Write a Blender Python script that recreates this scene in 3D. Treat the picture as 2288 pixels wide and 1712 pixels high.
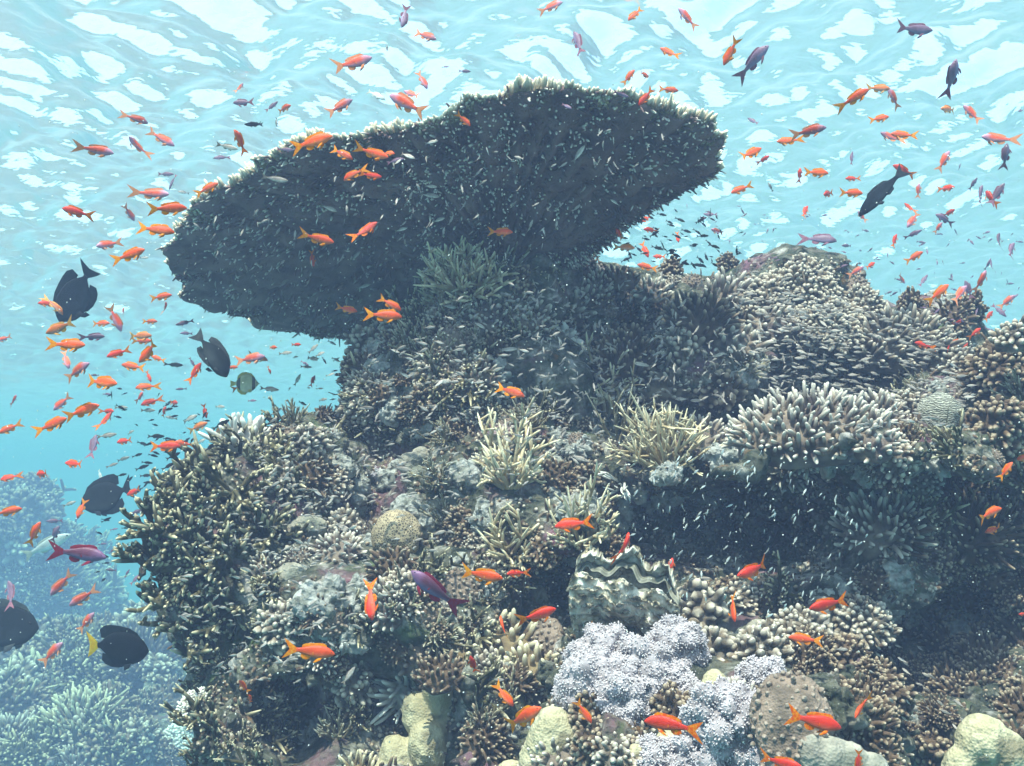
import bpy, bmesh, math, random
import numpy as np
from math import radians as R, sin, cos, pi
from mathutils import Vector, Matrix, Euler, Quaternion
from mathutils.bvhtree import BVHTree
from mathutils import noise as mnoise

S = bpy.context.scene
COL = S.collection
for o in list(bpy.data.objects):
    bpy.data.objects.remove(o, do_unlink=True)

# ---------------------------------------------------------------- camera
HFOV, PITCH = 52.0, 5.0
cd = bpy.data.cameras.new("camera"); cam = bpy.data.objects.new("camera", cd); COL.objects.link(cam)
cd.sensor_fit = 'HORIZONTAL'; cd.angle = R(HFOV); cd.clip_end = 600; cd.clip_start = 0.02
cam.location = (0, 0, 0); cam.rotation_euler = (R(90 + PITCH), 0, 0)
S.camera = cam
FP = 1144 / math.tan(R(HFOV / 2))          # focal length in photograph pixels
_cp, _sp = cos(R(PITCH)), sin(R(PITCH))
def ray(px, py):
    x = (px - 1144) / FP; z = (856 - py) / FP
    return Vector((x, _cp - z * _sp, _sp + z * _cp))
def P(px, py, d):                          # a world point at depth d (metres along the view axis)
    return ray(px, py) * d

# ---------------------------------------------------------------- sky, sun, exposure
SUN_EL, SUN_AZ = 66.0, 205.0               # azimuth: 0 = ahead (+Y), clockwise
w = bpy.data.worlds.new("World"); S.world = w; w.use_nodes = True
nt = w.node_tree; bg = nt.nodes["Background"]
sky = nt.nodes.new("ShaderNodeTexSky"); sky.sky_type = 'NISHITA'; sky.sun_disc = False
sky.sun_elevation = R(SUN_EL); sky.sun_rotation = R(SUN_AZ)
sky.air_density = 1.0; sky.dust_density = 1.0
nt.links.new(sky.outputs[0], bg.inputs[0]); bg.inputs[1].default_value = 0.15
sl = bpy.data.lights.new("sun", 'SUN'); sl.energy = 5.0; sl.angle = R(0.5); sl.color = (1.0, 0.88, 0.77)
sun = bpy.data.objects.new("sun", sl); COL.objects.link(sun)
_sd = Vector((sin(R(SUN_AZ)) * cos(R(SUN_EL)), cos(R(SUN_AZ)) * cos(R(SUN_EL)), sin(R(SUN_EL))))
sun.rotation_euler = _sd.to_track_quat('Z', 'Y').to_euler(); sun.location = (0, 0, 30)
S.view_settings.view_transform = 'Standard'; S.view_settings.look = 'None'
S.view_settings.exposure = 1.3; S.view_settings.gamma = 1.0
S.render.engine = 'CYCLES'
c = S.cycles
c.use_denoising = True; c.max_bounces = 10; c.diffuse_bounces = 2; c.glossy_bounces = 5
c.transmission_bounces = 2; c.volume_bounces = 3; c.transparent_max_bounces = 8
c.caustics_reflective = False; c.caustics_refractive = False
c.use_adaptive_sampling = True; c.adaptive_threshold = 0.02
try: c.denoiser = 'OPENIMAGEDENOISE'
except Exception: pass

# ---------------------------------------------------------------- helpers
def mesh_np(name, co, faces, mats=None, smooth=True, attrs=None, midx=None):
    me = bpy.data.meshes.new(name)
    co = np.asarray(co, dtype=np.float32)
    if isinstance(faces, np.ndarray):
        nf, k = faces.shape
        me.vertices.add(len(co)); me.vertices.foreach_set("co", co.ravel())
        me.loops.add(nf * k); me.loops.foreach_set("vertex_index", faces.astype(np.int32).ravel())
        me.polygons.add(nf); me.polygons.foreach_set("loop_start", np.arange(0, nf * k, k, dtype=np.int32))
        me.update(calc_edges=True)
    else:
        me.from_pydata([tuple(v) for v in co], [], faces)
    me.polygons.foreach_set("use_smooth", [smooth] * len(me.polygons))
    if midx is not None: me.polygons.foreach_set("material_index", np.asarray(midx, dtype=np.int32))
    if attrs:
        for k, v in attrs.items():
            a = me.attributes.new(k, 'FLOAT', 'POINT'); a.data.foreach_set("value", np.asarray(v, dtype=np.float32))
    for m in (mats or []): me.materials.append(m)
    me.update(); me.validate()
    return me
def link(name, data, parent=None, loc=None, mat=None):
    o = bpy.data.objects.new(name, data); COL.objects.link(o)
    if parent is not None: o.parent = parent
    if loc is not None: o.location = loc
    if mat is not None and data is not None: data.materials.append(mat)
    return o
def tag(o, label, cat, group=None, kind=None):
    if label: o['label'] = label
    if cat: o['category'] = cat
    if group: o['group'] = group
    if kind: o['kind'] = kind
    return o
def nodes(name):
    m = bpy.data.materials.new(name); m.use_nodes = True
    return m, m.node_tree, m.node_tree.nodes, m.node_tree.links, m.node_tree.nodes["Principled BSDF"]
def ramp(n, stops, interp='LINEAR'):
    r = n.new("ShaderNodeValToRGB"); r.color_ramp.interpolation = interp
    e = r.color_ramp.elements
    while len(e) < len(stops): e.new(0.5)
    for k, (p, c_) in enumerate(stops):
        e[k].position = p; e[k].color = (c_[0], c_[1], c_[2], 1)
    return r

# ---------------------------------------------------------------- water surface (seen from below), sea floor
WZ = 2.15
def build_water():
    rng = np.random.RandomState(4)
    ang = np.concatenate([np.arange(-180, -46, 2.0), np.arange(-46, 46, 0.11), np.arange(46, 180, 2.0)])
    rr = [0.0, 0.6, 1.2, 1.8, 2.4]; r = 3.0
    while r < 130: rr.append(r); r *= 1.0062
    rr = np.array(rr + [130, 180, 260])
    A, RR = np.meshgrid(np.radians(ang), rr)
    X = np.sin(A) * RR; Y = np.cos(A) * RR; Z = np.zeros_like(X)
    DX = np.zeros_like(X); DY = np.zeros_like(X)
    for k in range(150):
        lam = 0.15 * (2.4 / 0.15) ** (rng.rand() ** 1.0)
        th = (R(35) if rng.rand() < .5 else R(140)) + rng.normal(0, 0.33)
        kx, ky = 2 * pi / lam * cos(th), 2 * pi / lam * sin(th)
        slope = 0.050 * (.5 if lam > 1.1 else 1.0 if lam > .45 else .95)
        a = slope * lam / (2 * pi)
        fade = np.clip(1.6 - RR * 0.011 / lam, 0, 1)
        ph = kx * X + ky * Y + rng.rand() * 7
        Z += a * np.sin(ph) * fade
        DX -= 0.25 * a * cos(th) * np.cos(ph) * fade; DY -= 0.25 * a * sin(th) * np.cos(ph) * fade
    X = X + DX; Y = Y + DY; Z += WZ
    n, m = X.shape
    co = np.stack([X, Y, Z], -1).reshape(-1, 3)
    i = np.arange(n - 1)[:, None] * m + np.arange(m - 1)[None, :]
    f = np.stack([i, i + m, i + m + 1, i + 1], -1).reshape(-1, 4)
    i2 = np.arange(n - 1) * m + m - 1; j2 = np.arange(n - 1) * m
    f = np.concatenate([f, np.stack([i2, i2 + m, j2 + m, j2], -1)])
    mt, t, n_, l, b = nodes("water_surface"); n_.remove(b)
    out = n_["Material Output"]
    tr = n_.new("ShaderNodeBsdfTransparent"); gl = n_.new("ShaderNodeBsdfGlossy"); gl.inputs["Roughness"].default_value = 0.28
    tr.inputs[0].default_value = (0.93, 1, 1, 1)
    fr = n_.new("ShaderNodeFresnel"); fr.inputs[0].default_value = 1.165
    nz = n_.new("ShaderNodeTexNoise"); nz.inputs["Scale"].default_value = 9; nz.inputs["Detail"].default_value = 2
    bp = n_.new("ShaderNodeBump"); bp.inputs["Strength"].default_value = 0.5; bp.inputs["Distance"].default_value = 0.03
    tc = n_.new("ShaderNodeTexCoord"); l.new(tc.outputs["Object"], nz.inputs["Vector"])
    l.new(nz.outputs["Fac"], bp.inputs["Height"])
    l.new(bp.outputs[0], fr.inputs["Normal"]); l.new(bp.outputs[0], gl.inputs["Normal"])
    tl = n_.new("ShaderNodeBsdfTranslucent"); tl.inputs[0].default_value = (0.70, 0.95, 1, 1); l.new(bp.outputs[0], tl.inputs["Normal"])
    m0 = n_.new("ShaderNodeMixShader"); m0.inputs[0].default_value = 0.16; l.new(tr.outputs[0], m0.inputs[1]); l.new(tl.outputs[0], m0.inputs[2])
    mx = n_.new("ShaderNodeMixShader"); l.new(fr.outputs[0], mx.inputs[0]); l.new(m0.outputs[0], mx.inputs[1]); l.new(gl.outputs[0], mx.inputs[2])
    m9 = n_.new("ShaderNodeMixShader"); m9.inputs[0].default_value = 0.12; l.new(mx.outputs[0], m9.inputs[1]); l.new(tl.outputs[0], m9.inputs[2]); l.new(m9.outputs[0], out.inputs["Surface"])
    me = mesh_np("water", co, f, [mt])
    # normals up
    if me.polygons[0].normal.z < 0: me.flip_normals()
    o = link("water", me); tag(o, None, None, kind='structure')
    return o
build_water()

def build_floor():
    mt, t, n, l, b = nodes("sand")
    nz = n.new("ShaderNodeTexNoise"); nz.inputs["Scale"].default_value = 0.6; nz.inputs["Detail"].default_value = 8
    tc = n.new("ShaderNodeTexCoord"); l.new(tc.outputs["Object"], nz.inputs["Vector"])
    rp = ramp(n, [(0.35, (0.10, 0.12, 0.10)), (0.65, (0.36, 0.36, 0.30))]); l.new(nz.outputs["Fac"], rp.inputs[0])
    l.new(rp.outputs[0], b.inputs["Base Color"]); b.inputs["Roughness"].default_value = 1
    N = 120
    g = np.sinh(np.linspace(-3.2, 3.2, N)) / np.sinh(3.2) * 260
    X, Y = np.meshgrid(g, g + 5)
    Z = -17 + 0.25 * np.sin(X * .5 + 1) * np.cos(Y * .37) + 0.15 * np.sin(X * 1.3 + Y) - np.clip((np.hypot(X, Y) - 12) * .12, 0, 9)
    co = np.stack([X, Y, Z], -1).reshape(-1, 3)
    i = np.arange(N - 1)[:, None] * N + np.arange(N - 1)[None, :]
    f = np.stack([i, i + 1, i + N + 1, i + N], -1).reshape(-1, 4)
    o = link("sea_floor", mesh_np("sea_floor", co, f, [mt])); tag(o, None, None, kind='structure')
build_floor()

def build_haze():
    bm = bmesh.new(); bmesh.ops.create_cube(bm, size=1)
    for v in bm.verts:
        v.co = Vector((v.co.x * 620, v.co.y * 620, -31 if v.co.z < 0 else WZ + 0.55))
    me = bpy.data.meshes.new("haze"); bm.to_mesh(me); bm.free()
    mt, t, n, l, b = nodes("sea_water_haze"); n.remove(b)
    pv = n.new("ShaderNodeVolumePrincipled")
    pv.inputs["Color"].default_value = HAZE_COL
    pv.inputs["Density"].default_value = HAZE_DEN
    pv.inputs["Absorption Color"].default_value = HAZE_ABS
    pv.inputs["Anisotropy"].default_value = HAZE_G
    l.new(pv.outputs[0], n["Material Output"].inputs["Volume"])
    me.materials.append(mt); o = link("haze", me); tag(o, "pale cyan sea water haze filling the whole scene", None, kind='stuff')
HAZE_COL = (0.20, 0.25, 0.42, 1); HAZE_DEN = 0.050; HAZE_ABS = (0.0, 0.36, 0.16, 1); HAZE_G = 0.0
build_haze()
# ---------------------------------------------------------------- numeric tools: noise, isosurface, tubes
def vnoise(x, y, z, seed=0):
    rs = np.random.RandomState(seed); T = rs.rand(32, 32, 32).astype(np.float32) * 2 - 1
    xi = np.floor(x).astype(np.int32); yi = np.floor(y).astype(np.int32); zi = np.floor(z).astype(np.int32)
    fx = x - xi; fy = y - yi; fz = z - zi
    fx = fx * fx * (3 - 2 * fx); fy = fy * fy * (3 - 2 * fy); fz = fz * fz * (3 - 2 * fz)
    x0, y0, z0 = xi & 31, yi & 31, zi & 31; x1, y1, z1 = (xi + 1) & 31, (yi + 1) & 31, (zi + 1) & 31
    a = T[x0, y0, z0] * (1 - fx) + T[x1, y0, z0] * fx; b = T[x0, y1, z0] * (1 - fx) + T[x1, y1, z0] * fx
    c_ = T[x0, y0, z1] * (1 - fx) + T[x1, y0, z1] * fx; d = T[x0, y1, z1] * (1 - fx) + T[x1, y1, z1] * fx
    return (a * (1 - fy) + b * fy) * (1 - fz) + (c_ * (1 - fy) + d * fy) * fz
def fbm(x, y, z, s, seed=0, octv=3, ridged=False):
    o = 0; a = 1.0
    for k in range(octv):
        n = vnoise(x * s, y * s, z * s, seed + k)
        if ridged: n = 1 - 2 * np.abs(n)
        o = o + a * n; a *= .5; s *= 2.03
    return o
def isosurface(lo, hi, step, fn):
    """surface nets of fn(x, y, z) = 0 (negative inside)"""
    xs = np.arange(lo[0], hi[0] + step, step, dtype=np.float32); ys = np.arange(lo[1], hi[1] + step, step, dtype=np.float32)
    zs = np.arange(lo[2], hi[2] + step, step, dtype=np.float32)
    X, Y, Z = np.meshgrid(xs, ys, zs, indexing='ij'); V = fn(X, Y, Z).astype(np.float32)
    for ax in range(3):                                    # close the surface at the borders
        sl_ = [slice(None)] * 3
        sl_[ax] = 0; V[tuple(sl_)] = np.maximum(V[tuple(sl_)], step); sl_[ax] = -1; V[tuple(sl_)] = np.maximum(V[tuple(sl_)], step)
    nx, ny, nz = V.shape; I = V < 0
    acc = np.zeros((nx - 1, ny - 1, nz - 1, 3), np.float32); cnt = np.zeros((nx - 1, ny - 1, nz - 1), np.float32)
    corners = [(i, j, k) for i in (0, 1) for j in (0, 1) for k in (0, 1)]
    for a in corners:
        for b in corners:
            if sum(abs(p - q) for p, q in zip(a, b)) != 1 or a > b: continue
            va = V[a[0]:nx - 1 + a[0], a[1]:ny - 1 + a[1], a[2]:nz - 1 + a[2]]; vb = V[b[0]:nx - 1 + b[0], b[1]:ny - 1 + b[1], b[2]:nz - 1 + b[2]]
            m = (va < 0) != (vb < 0)
            t = np.where(m, va / np.where(m, va - vb, 1), 0)
            for q in range(3): acc[..., q] += np.where(m, a[q] + t * (b[q] - a[q]), 0)
            cnt += m
    act = cnt > 0; idx = -np.ones(act.shape, np.int64); idx[act] = np.arange(act.sum())
    ijk = np.argwhere(act); co = (ijk + acc[act] / cnt[act][:, None]) * step + np.array([xs[0], ys[0], zs[0]])
    F = []
    for ax in range(3):
        u, v = [(1, 2), (2, 0), (0, 1)][ax]
        s0 = [slice(None)] * 3; s1 = [slice(None)] * 3
        s0[ax] = slice(0, -1); s1[ax] = slice(1, None)
        A, B = I[tuple(s0)], I[tuple(s1)]
        for flip in (0, 1):
            e = np.argwhere((A & ~B) if not flip else (~A & B))
            if len(e) == 0: continue
            ok = (e[:, u] > 0) & (e[:, v] > 0) & (e[:, u] < act.shape[u]) & (e[:, v] < act.shape[v]); e = e[ok]
            q = []
            for du, dv in ((1, 1), (0, 1), (0, 0), (1, 0)):
                c_ = e.copy(); c_[:, u] -= du; c_[:, v] -= dv; q.append(idx[c_[:, 0], c_[:, 1], c_[:, 2]])
            q = np.stack(q if not flip else q[::-1], -1); F.append(q[(q >= 0).all(1)])
    return co, np.concatenate(F)
def tubes(cen, rad, sides=6, att=None):
    """cen (B,K,3), rad (B,K): a batch of closed tubes; returns co, quads, t (0 root .. 1 tip)"""
    cen = np.asarray(cen, float); rad = np.asarray(rad, float); B, K, _ = cen.shape
    tg = np.gradient(cen, axis=1); tg /= np.linalg.norm(tg, axis=2, keepdims=True) + 1e-9
    mt_ = tg.mean(1); ref = np.where(np.abs(mt_[:, 2:3]) < .8, np.array([[0, 0, 1.]]), np.array([[1., 0, 0]]))
    u = np.cross(tg, ref[:, None, :]); u /= np.linalg.norm(u, axis=2, keepdims=True) + 1e-9; v = np.cross(tg, u)
    a = np.arange(sides) / sides * 2 * pi
    co = cen[:, :, None, :] + rad[:, :, None, None] * (u[:, :, None, :] * np.cos(a)[None, None, :, None] + v[:, :, None, :] * np.sin(a)[None, None, :, None])
    co = co.reshape(-1, 3)
    base = (np.arange(B) * K * sides)[:, None, None]; k = (np.arange(K - 1) * sides)[None, :, None]; s = np.arange(sides)[None, None, :]; s2 = (s + 1) % sides
    f = np.stack(np.broadcast_arrays(base + k + s2, base + k + s, base + k + sides + s, base + k + sides + s2), -1).reshape(-1, 4)
    t = np.broadcast_to(np.linspace(0, 1, K)[None, :, None], (B, K, sides)).ravel()
    return co, f, t
def fingers(pos, nrm, length, r0, rng, K=5, sides=6, bend=.15, tip=.75, jit=.25):
    """rounded fingers rooted at pos along nrm"""
    pos = np.asarray(pos); nrm = np.asarray(nrm); B = len(pos)
    L = np.broadcast_to(length, (B,)) ; r = np.broadcast_to(r0, (B,))
    d = nrm + rng.normal(0, jit, (B, 3)); d /= np.linalg.norm(d, axis=1, keepdims=True)
    s = np.concatenate([np.linspace(0, .93, K - 1), [1.0]])
    bv = rng.normal(0, bend, (B, 3))
    cen = pos[:, None, :] + d[:, None, :] * (s[None, :, None] * L[:, None, None]) + bv[:, None, :] * ((s ** 2)[None, :, None] * L[:, None, None])
    prof = np.concatenate([np.linspace(1.0, tip, K - 2), [tip * .72, .06]])
    rad = r[:, None] * prof[None, :] * (1 + rng.normal(0, .07, (B, K)))
    cen[:, -1] = cen[:, -2] + (cen[:, -1] - cen[:, -2]) / (np.linalg.norm(cen[:, -1] - cen[:, -2], axis=1, keepdims=True) + 1e-9) * (r * .55)[:, None]
    return tubes(cen, rad, sides)
def merge(parts):
    co, f, t, o = [], [], [], 0
    for c_, ff, tt in parts:
        co.append(c_); f.append(ff + o); t.append(tt); o += len(c_)
    return np.concatenate(co), np.concatenate(f), np.concatenate(t)

# ---------------------------------------------------------------- materials of the reef
def coral_mat(name, base, tip, dark=None, tip_at=(0.55, 0.95), nscale=60, bump=.5, bscale=350, rough=.85, patch=None, sss=0):
    """base to tip colour along each branch (attribute t), mottled; fine corallite bump"""
    m, t, n, l, b = nodes(name)
    at = n.new("ShaderNodeAttribute"); at.attribute_name = "t"
    mr = n.new("ShaderNodeMapRange"); mr.inputs[1].default_value = tip_at[0]; mr.inputs[2].default_value = tip_at[1]
    l.new(at.outputs["Fac"], mr.inputs[0])
    tc = n.new("ShaderNodeTexCoord"); nz = n.new("ShaderNodeTexNoise"); nz.inputs["Scale"].default_value = nscale; nz.inputs["Detail"].default_value = 4
    l.new(tc.outputs["Object"], nz.inputs["Vector"])
    dk = dark or tuple(x * .45 for x in base)
    rp = ramp(n, [(0.35, dk), (0.62, base)]); l.new(nz.outputs["Fac"], rp.inputs[0])
    mx = n.new("ShaderNodeMix"); mx.data_type = 'RGBA'; l.new(mr.outputs[0], mx.inputs[0]); l.new(rp.outputs[0], mx.inputs[6]); mx.inputs[7].default_value = (*tip, 1)
    last = mx.outputs[2]
    if patch:
        n2 = n.new("ShaderNodeTexNoise"); n2.inputs["Scale"].default_value = patch[1]; l.new(tc.outputs["Object"], n2.inputs["Vector"])
        r2 = ramp(n, [(0.5, (0, 0, 0)), (0.62, (1, 1, 1))]); l.new(n2.outputs["Fac"], r2.inputs[0])
        m2 = n.new("ShaderNodeMix"); m2.data_type = 'RGBA'; l.new(r2.outputs[0], m2.inputs[0]); l.new(last, m2.inputs[6]); m2.inputs[7].default_value = (*patch[0], 1); last = m2.outputs[2]
    l.new(last, b.inputs["Base Color"]); b.inputs["Roughness"].default_value = rough; b.inputs["Specular IOR Level"].default_value = .15
    vo = n.new("ShaderNodeTexVoronoi"); vo.inputs["Scale"].default_value = bscale; l.new(tc.outputs["Object"], vo.inputs["Vector"])
    bp = n.new("ShaderNodeBump"); bp.inputs["Strength"].default_value = bump; bp.inputs["Distance"].default_value = .003
    l.new(vo.outputs["Distance"], bp.inputs["Height"]); l.new(bp.outputs[0], b.inputs["Normal"])
    return m
def rock_mat(name, scale=1.0, cols=None, light=0.0):
    m, t, n, l, b = nodes(name)
    tc = n.new("ShaderNodeTexCoord"); O = tc.outputs["Object"]
    def nz(s, d=6, r=.62):
        q = n.new("ShaderNodeTexNoise"); q.inputs["Scale"].default_value = s * scale; q.inputs["Detail"].default_value = d; q.inputs["Roughness"].default_value = r
        l.new(O, q.inputs["Vector"]); return q.outputs["Fac"]
    cols = cols or [(0.28, (0.015, 0.018, 0.016)), (0.45, (0.07, 0.075, 0.055)), (0.56, (0.17, 0.16, 0.125)), (0.68, (0.42, 0.40, 0.36))]
    r1 = ramp(n, cols); l.new(nz(13), r1.inputs[0]); last = r1.outputs[0]
    for sc, lo, hi, colr in ((3.1, .54, .66, (0.24, 0.11, 0.15)), (4.3, .56, .68, (0.09, 0.14, 0.05)), (5.2, .58, .66, (0.55, 0.50, 0.47)), (7.7, .62, .69, (0.20, 0.10, 0.04))):
        r2 = ramp(n, [(lo, (0, 0, 0)), (hi, (.8, .8, .8))]); l.new(nz(sc, 5), r2.inputs[0])
        mx = n.new("ShaderNodeMix"); mx.data_type = 'RGBA'; l.new(r2.outputs[0], mx.inputs[0]); l.new(last, mx.inputs[6]); mx.inputs[7].default_value = (*colr, 1); last = mx.outputs[2]
    sp = n.new("ShaderNodeTexVoronoi"); sp.inputs["Scale"].default_value = 95 * scale; l.new(O, sp.inputs["Vector"])
    r3 = ramp(n, [(0.0, (1, 1, 1)), (0.14, (0, 0, 0))]); l.new(sp.outputs["Distance"], r3.inputs[0])
    mx = n.new("ShaderNodeMix"); mx.data_type = 'RGBA'; l.new(r3.outputs[0], mx.inputs[0]); l.new(last, mx.inputs[6]); mx.inputs[7].default_value = (0.5, 0.48, 0.42, 1)
    l.new(mx.outputs[2], b.inputs["Base Color"]); b.inputs["Roughness"].default_value = 1; b.inputs["Specular IOR Level"].default_value = .1
    v2 = n.new("ShaderNodeTexVoronoi"); v2.inputs["Scale"].default_value = 38 * scale; l.new(O, v2.inputs["Vector"])
    ad = n.new("ShaderNodeMath"); ad.operation = 'ADD'; l.new(v2.outputs["Distance"], ad.inputs[0]); l.new(nz(45, 6, .7), ad.inputs[1])
    bp = n.new("ShaderNodeBump"); bp.inputs["Strength"].default_value = 1; bp.inputs["Distance"].default_value = .022 / scale
    l.new(ad.outputs[0], bp.inputs["Height"]); l.new(bp.outputs[0], b.inputs["Normal"])
    return m
M = {}
M['rock'] = rock_mat("reef_rock")
M['pale_rock'] = rock_mat("pale_rock", 1.4, [(0.25, (0.06, 0.06, 0.055)), (0.42, (0.25, 0.25, 0.22)), (0.55, (0.45, 0.44, 0.42)), (0.7, (0.68, 0.66, 0.62))])

# ---------------------------------------------------------------- the reef rock: one body of limestone
# (px, py, front depth, half width px, half height px, half depth m)
BLOBS = [
 (1150,1150,3.35,420,320,1.2),(1000, 900,3.85,260,220,.9),(1130, 760,4.05,190,200,.7),(1230, 700,4.25,170,110,.6),(1080,690,4.2,150,90,.5),
 (1400, 720,4.4,240,120,.6),(1560, 720,4.5,200,110,.7),(1760, 680,4.45,165,120,.6),(1800, 790,4.15,300,130,.8),(1990, 790,4.3,160,110,.6),
 (1900, 940,4.0,330,160,.9),(1500, 880,4.0,330,160,.9),(2080,1000,3.6,200,140,.7),
 ( 700,1100,3.55,210,190,.8),( 620,1230,3.35,230,260,.8),( 520,1250,3.45,170,220,.6),( 800,1350,3.1,260,220,.9),( 640,1500,3.2,230,250,.8),
 ( 780,1650,2.95,280,240,.9),( 480,1150,3.6,80,110,.4),
 (1000,1350,3.0,230,180,.8),(1100,1560,2.75,230,200,.8),(1000,1720,2.55,260,160,.8),
 (1380,1450,2.75,260,150,.7),(1450,1620,2.3,330,170,.7),(1700,1600,2.2,230,160,.6),(1300,1740,2.2,420,120,.7),(1800,1740,2.1,280,130,.6),
 (1750,1480,2.8,180,130,.5),(1600,1330,3.2,400,260,.9),(1850,1300,3.2,350,300,.8),(2150,1250,3.2,300,330,.9),(2050,1550,2.95,350,270,.8),(2250,1680,2.3,150,110,.4),
 (2230,1000,3.3,160,180,.6),(2290, 880,3.35,110,150,.5),
 (1320,1170,3.1,120,90,.4),(1470,1080,3.25,150,60,.45),(1640,1030,3.05,230,55,.6),(1830,990,3.1,190,65,.6),(1980,1010,3.15,110,60,.5),
]
HOLES = [(1640,1200,2.75,290,125,.62),(1840,1160,2.75,170,150,.5),(1130,1540,2.3,90,60,.35),(2040,1480,2.5,230,105,.55),(2180,1420,2.7,140,90,.5),(640,1600,2.75,110,120,.35)]
def _ell(X, Y, Z, b):
    px, py, d, rx, rz, ry = b; c_ = P(px, py, d + ry); q = (d + ry * .3) / FP
    a, e, g = rx * q, ry, rz * q
    k = np.sqrt(((X - c_.x) / a) ** 2 + ((Y - c_.y) / e) ** 2 + ((Z - c_.z) / g) ** 2)
    return (k - 1) * min(a, e, g)
def reef_sdf(X, Y, Z):
    D = None
    for b in BLOBS:
        v = _ell(X, Y, Z, b)
        if D is None: D = v
        else:
            k = .09; h = np.clip(.5 + .5 * (D - v) / k, 0, 1); D = D * (1 - h) + v * h - k * h * (1 - h)
    for b in HOLES: D = np.maximum(D, -_ell(X, Y, Z, b))
    D = D + fbm(X, Y, Z, 2.6, 3, 2) * .055 + fbm(X, Y, Z, 8.5, 11, 3, True) * .028
    # plinth down to the sea floor
    return D
def smooth_mesh(co, f, it=1):
    for _ in range(it):
        s = np.zeros_like(co); n = np.zeros(len(co))
        for a in range(4):
            for b in ((a + 1) % 4, (a + 3) % 4):
                np.add.at(s, f[:, a], co[f[:, b]]); np.add.at(n, f[:, a], 1)
        co = co * .5 + .5 * s / n[:, None]
    return co
_co, _f = isosurface((-2.1, 1.9, -1.9), (2.5, 6.1, 1.35), .024, reef_sdf)
_co = smooth_mesh(_co, _f)
reef = link("reef_rock", mesh_np("reef_rock", _co, _f, [M['rock']])); tag(reef, None, None, kind='structure')
REEF = BVHTree.FromPolygons([Vector(v) for v in _co], _f.tolist())
def hit(px, py):
    d = ray(px, py); loc, nr, i, dist = REEF.ray_cast(Vector((0, 0, 0)), d.normalized())
    return loc, nr
def seat(px, py, default=3.4, sink=0.0):
    loc, nr = hit(px, py)
    if loc is None: return P(px, py, default), Vector((0, -.5, .85)).normalized()
    return loc - nr * sink, nr
# ---------------------------------------------------------------- distant reef on the left
FARB = [(10,1390,7.5,250,230,1.6),(0,1200,7.6,130,100,.9),(60,1175,7.9,80,60,.6),(200,1520,6.0,260,130,1.0),(430,1580,5.0,240,150,1.0),(120,1640,4.6,330,140,1.0),
        (60,1560,4.8,190,90,.6),(400,1640,4.2,240,150,.7),(100,1720,3.9,260,90,.6),(250,1500,5.2,200,90,.6),(-150,1350,7,300,260,1.5),(500,1760,4,200,150,.7),(-100,1700,4.5,250,200,.9)]
FARB = [(a, b, c_ * 3, d, e, f * 3) for a, b, c_, d, e, f in FARB]
def far_sdf(X, Y, Z):
    D = None
    for b in FARB:
        v = _ell(X, Y, Z, b); D = v if D is None else np.minimum(D, v)
    return D + fbm(X, Y, Z, .75, 5, 2) * .28 + fbm(X, Y, Z, 2.2, 21, 3, True) * .14
_c2, _f2 = isosurface((-16.2, 9, -8.4), (-1.6, 33, 1.2), .14, far_sdf)
o = link("reef_rock", mesh_np("reef_rock_far", _c2, _f2, [M['rock']])); tag(o, None, None, kind='structure')
FAR = BVHTree.FromPolygons([Vector(v) for v in _c2], _f2.tolist())
def hit(px, py):
    d = ray(px, py).normalized(); O = Vector((0, 0, 0))
    a = REEF.ray_cast(O, d); b = FAR.ray_cast(O, d)
    if a[0] is None or (b[0] is not None and b[3] < a[3]): a = b
    return a[0], a[1]

# ---------------------------------------------------------------- coral materials
M['table_dark'] = coral_mat("table_coral_brown", (0.24, 0.15, 0.14), (0.95, 0.84, 0.74), (0.10, 0.065, 0.065), (.4, .8), 9)
M['table_rim'] = coral_mat("table_coral_rim", (0.30, 0.22, 0.14), (0.90, 0.80, 0.62), (0.11, 0.08, 0.055), (.2, .8), 20)
M['plate'] = coral_mat("table_coral_plate", (0.22, 0.14, 0.13), (0.2, 0.18, 0.15), (0.08, 0.052, 0.055), (2, 3), 7, 1.0, 140)
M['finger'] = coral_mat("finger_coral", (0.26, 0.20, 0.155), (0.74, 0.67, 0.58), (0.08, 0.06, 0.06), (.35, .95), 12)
M['cream'] = coral_mat("cream_finger_coral", (0.30, 0.22, 0.12), (0.80, 0.72, 0.52), (0.12, 0.08, 0.05), (.3, .95), 12)
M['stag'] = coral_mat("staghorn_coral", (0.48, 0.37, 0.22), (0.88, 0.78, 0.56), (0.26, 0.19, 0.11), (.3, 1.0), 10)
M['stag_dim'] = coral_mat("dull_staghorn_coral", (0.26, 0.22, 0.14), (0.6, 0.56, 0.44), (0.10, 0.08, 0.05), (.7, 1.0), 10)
M['antler'] = coral_mat("antler_coral", (0.11, 0.09, 0.045), (0.72, 0.62, 0.42), (0.035, 0.034, 0.022), (.72, 1.0), 10)
M['white'] = coral_mat("bleached_finger_coral", (0.5, 0.46, 0.42), (0.88, 0.86, 0.80), (0.3, 0.26, 0.22), (.2, .8), 10)
M['cauli'] = coral_mat("cauliflower_coral", (0.25, 0.19, 0.14), (0.70, 0.61, 0.51), (0.06, 0.055, 0.05), (.5, 1.0), 14)
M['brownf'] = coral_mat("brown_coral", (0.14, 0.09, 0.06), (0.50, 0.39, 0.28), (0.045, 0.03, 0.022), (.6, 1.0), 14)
M['lilac'] = coral_mat("lilac_soft_coral", (0.42, 0.365, 0.39), (0.70, 0.63, 0.665), (0.20, 0.17, 0.18), (.1, .9), 30)
M['purple'] = coral_mat("purple_soft_coral", (0.10, 0.06, 0.10), (0.22, 0.14, 0.21), None, (.3, .9), 30)
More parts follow.
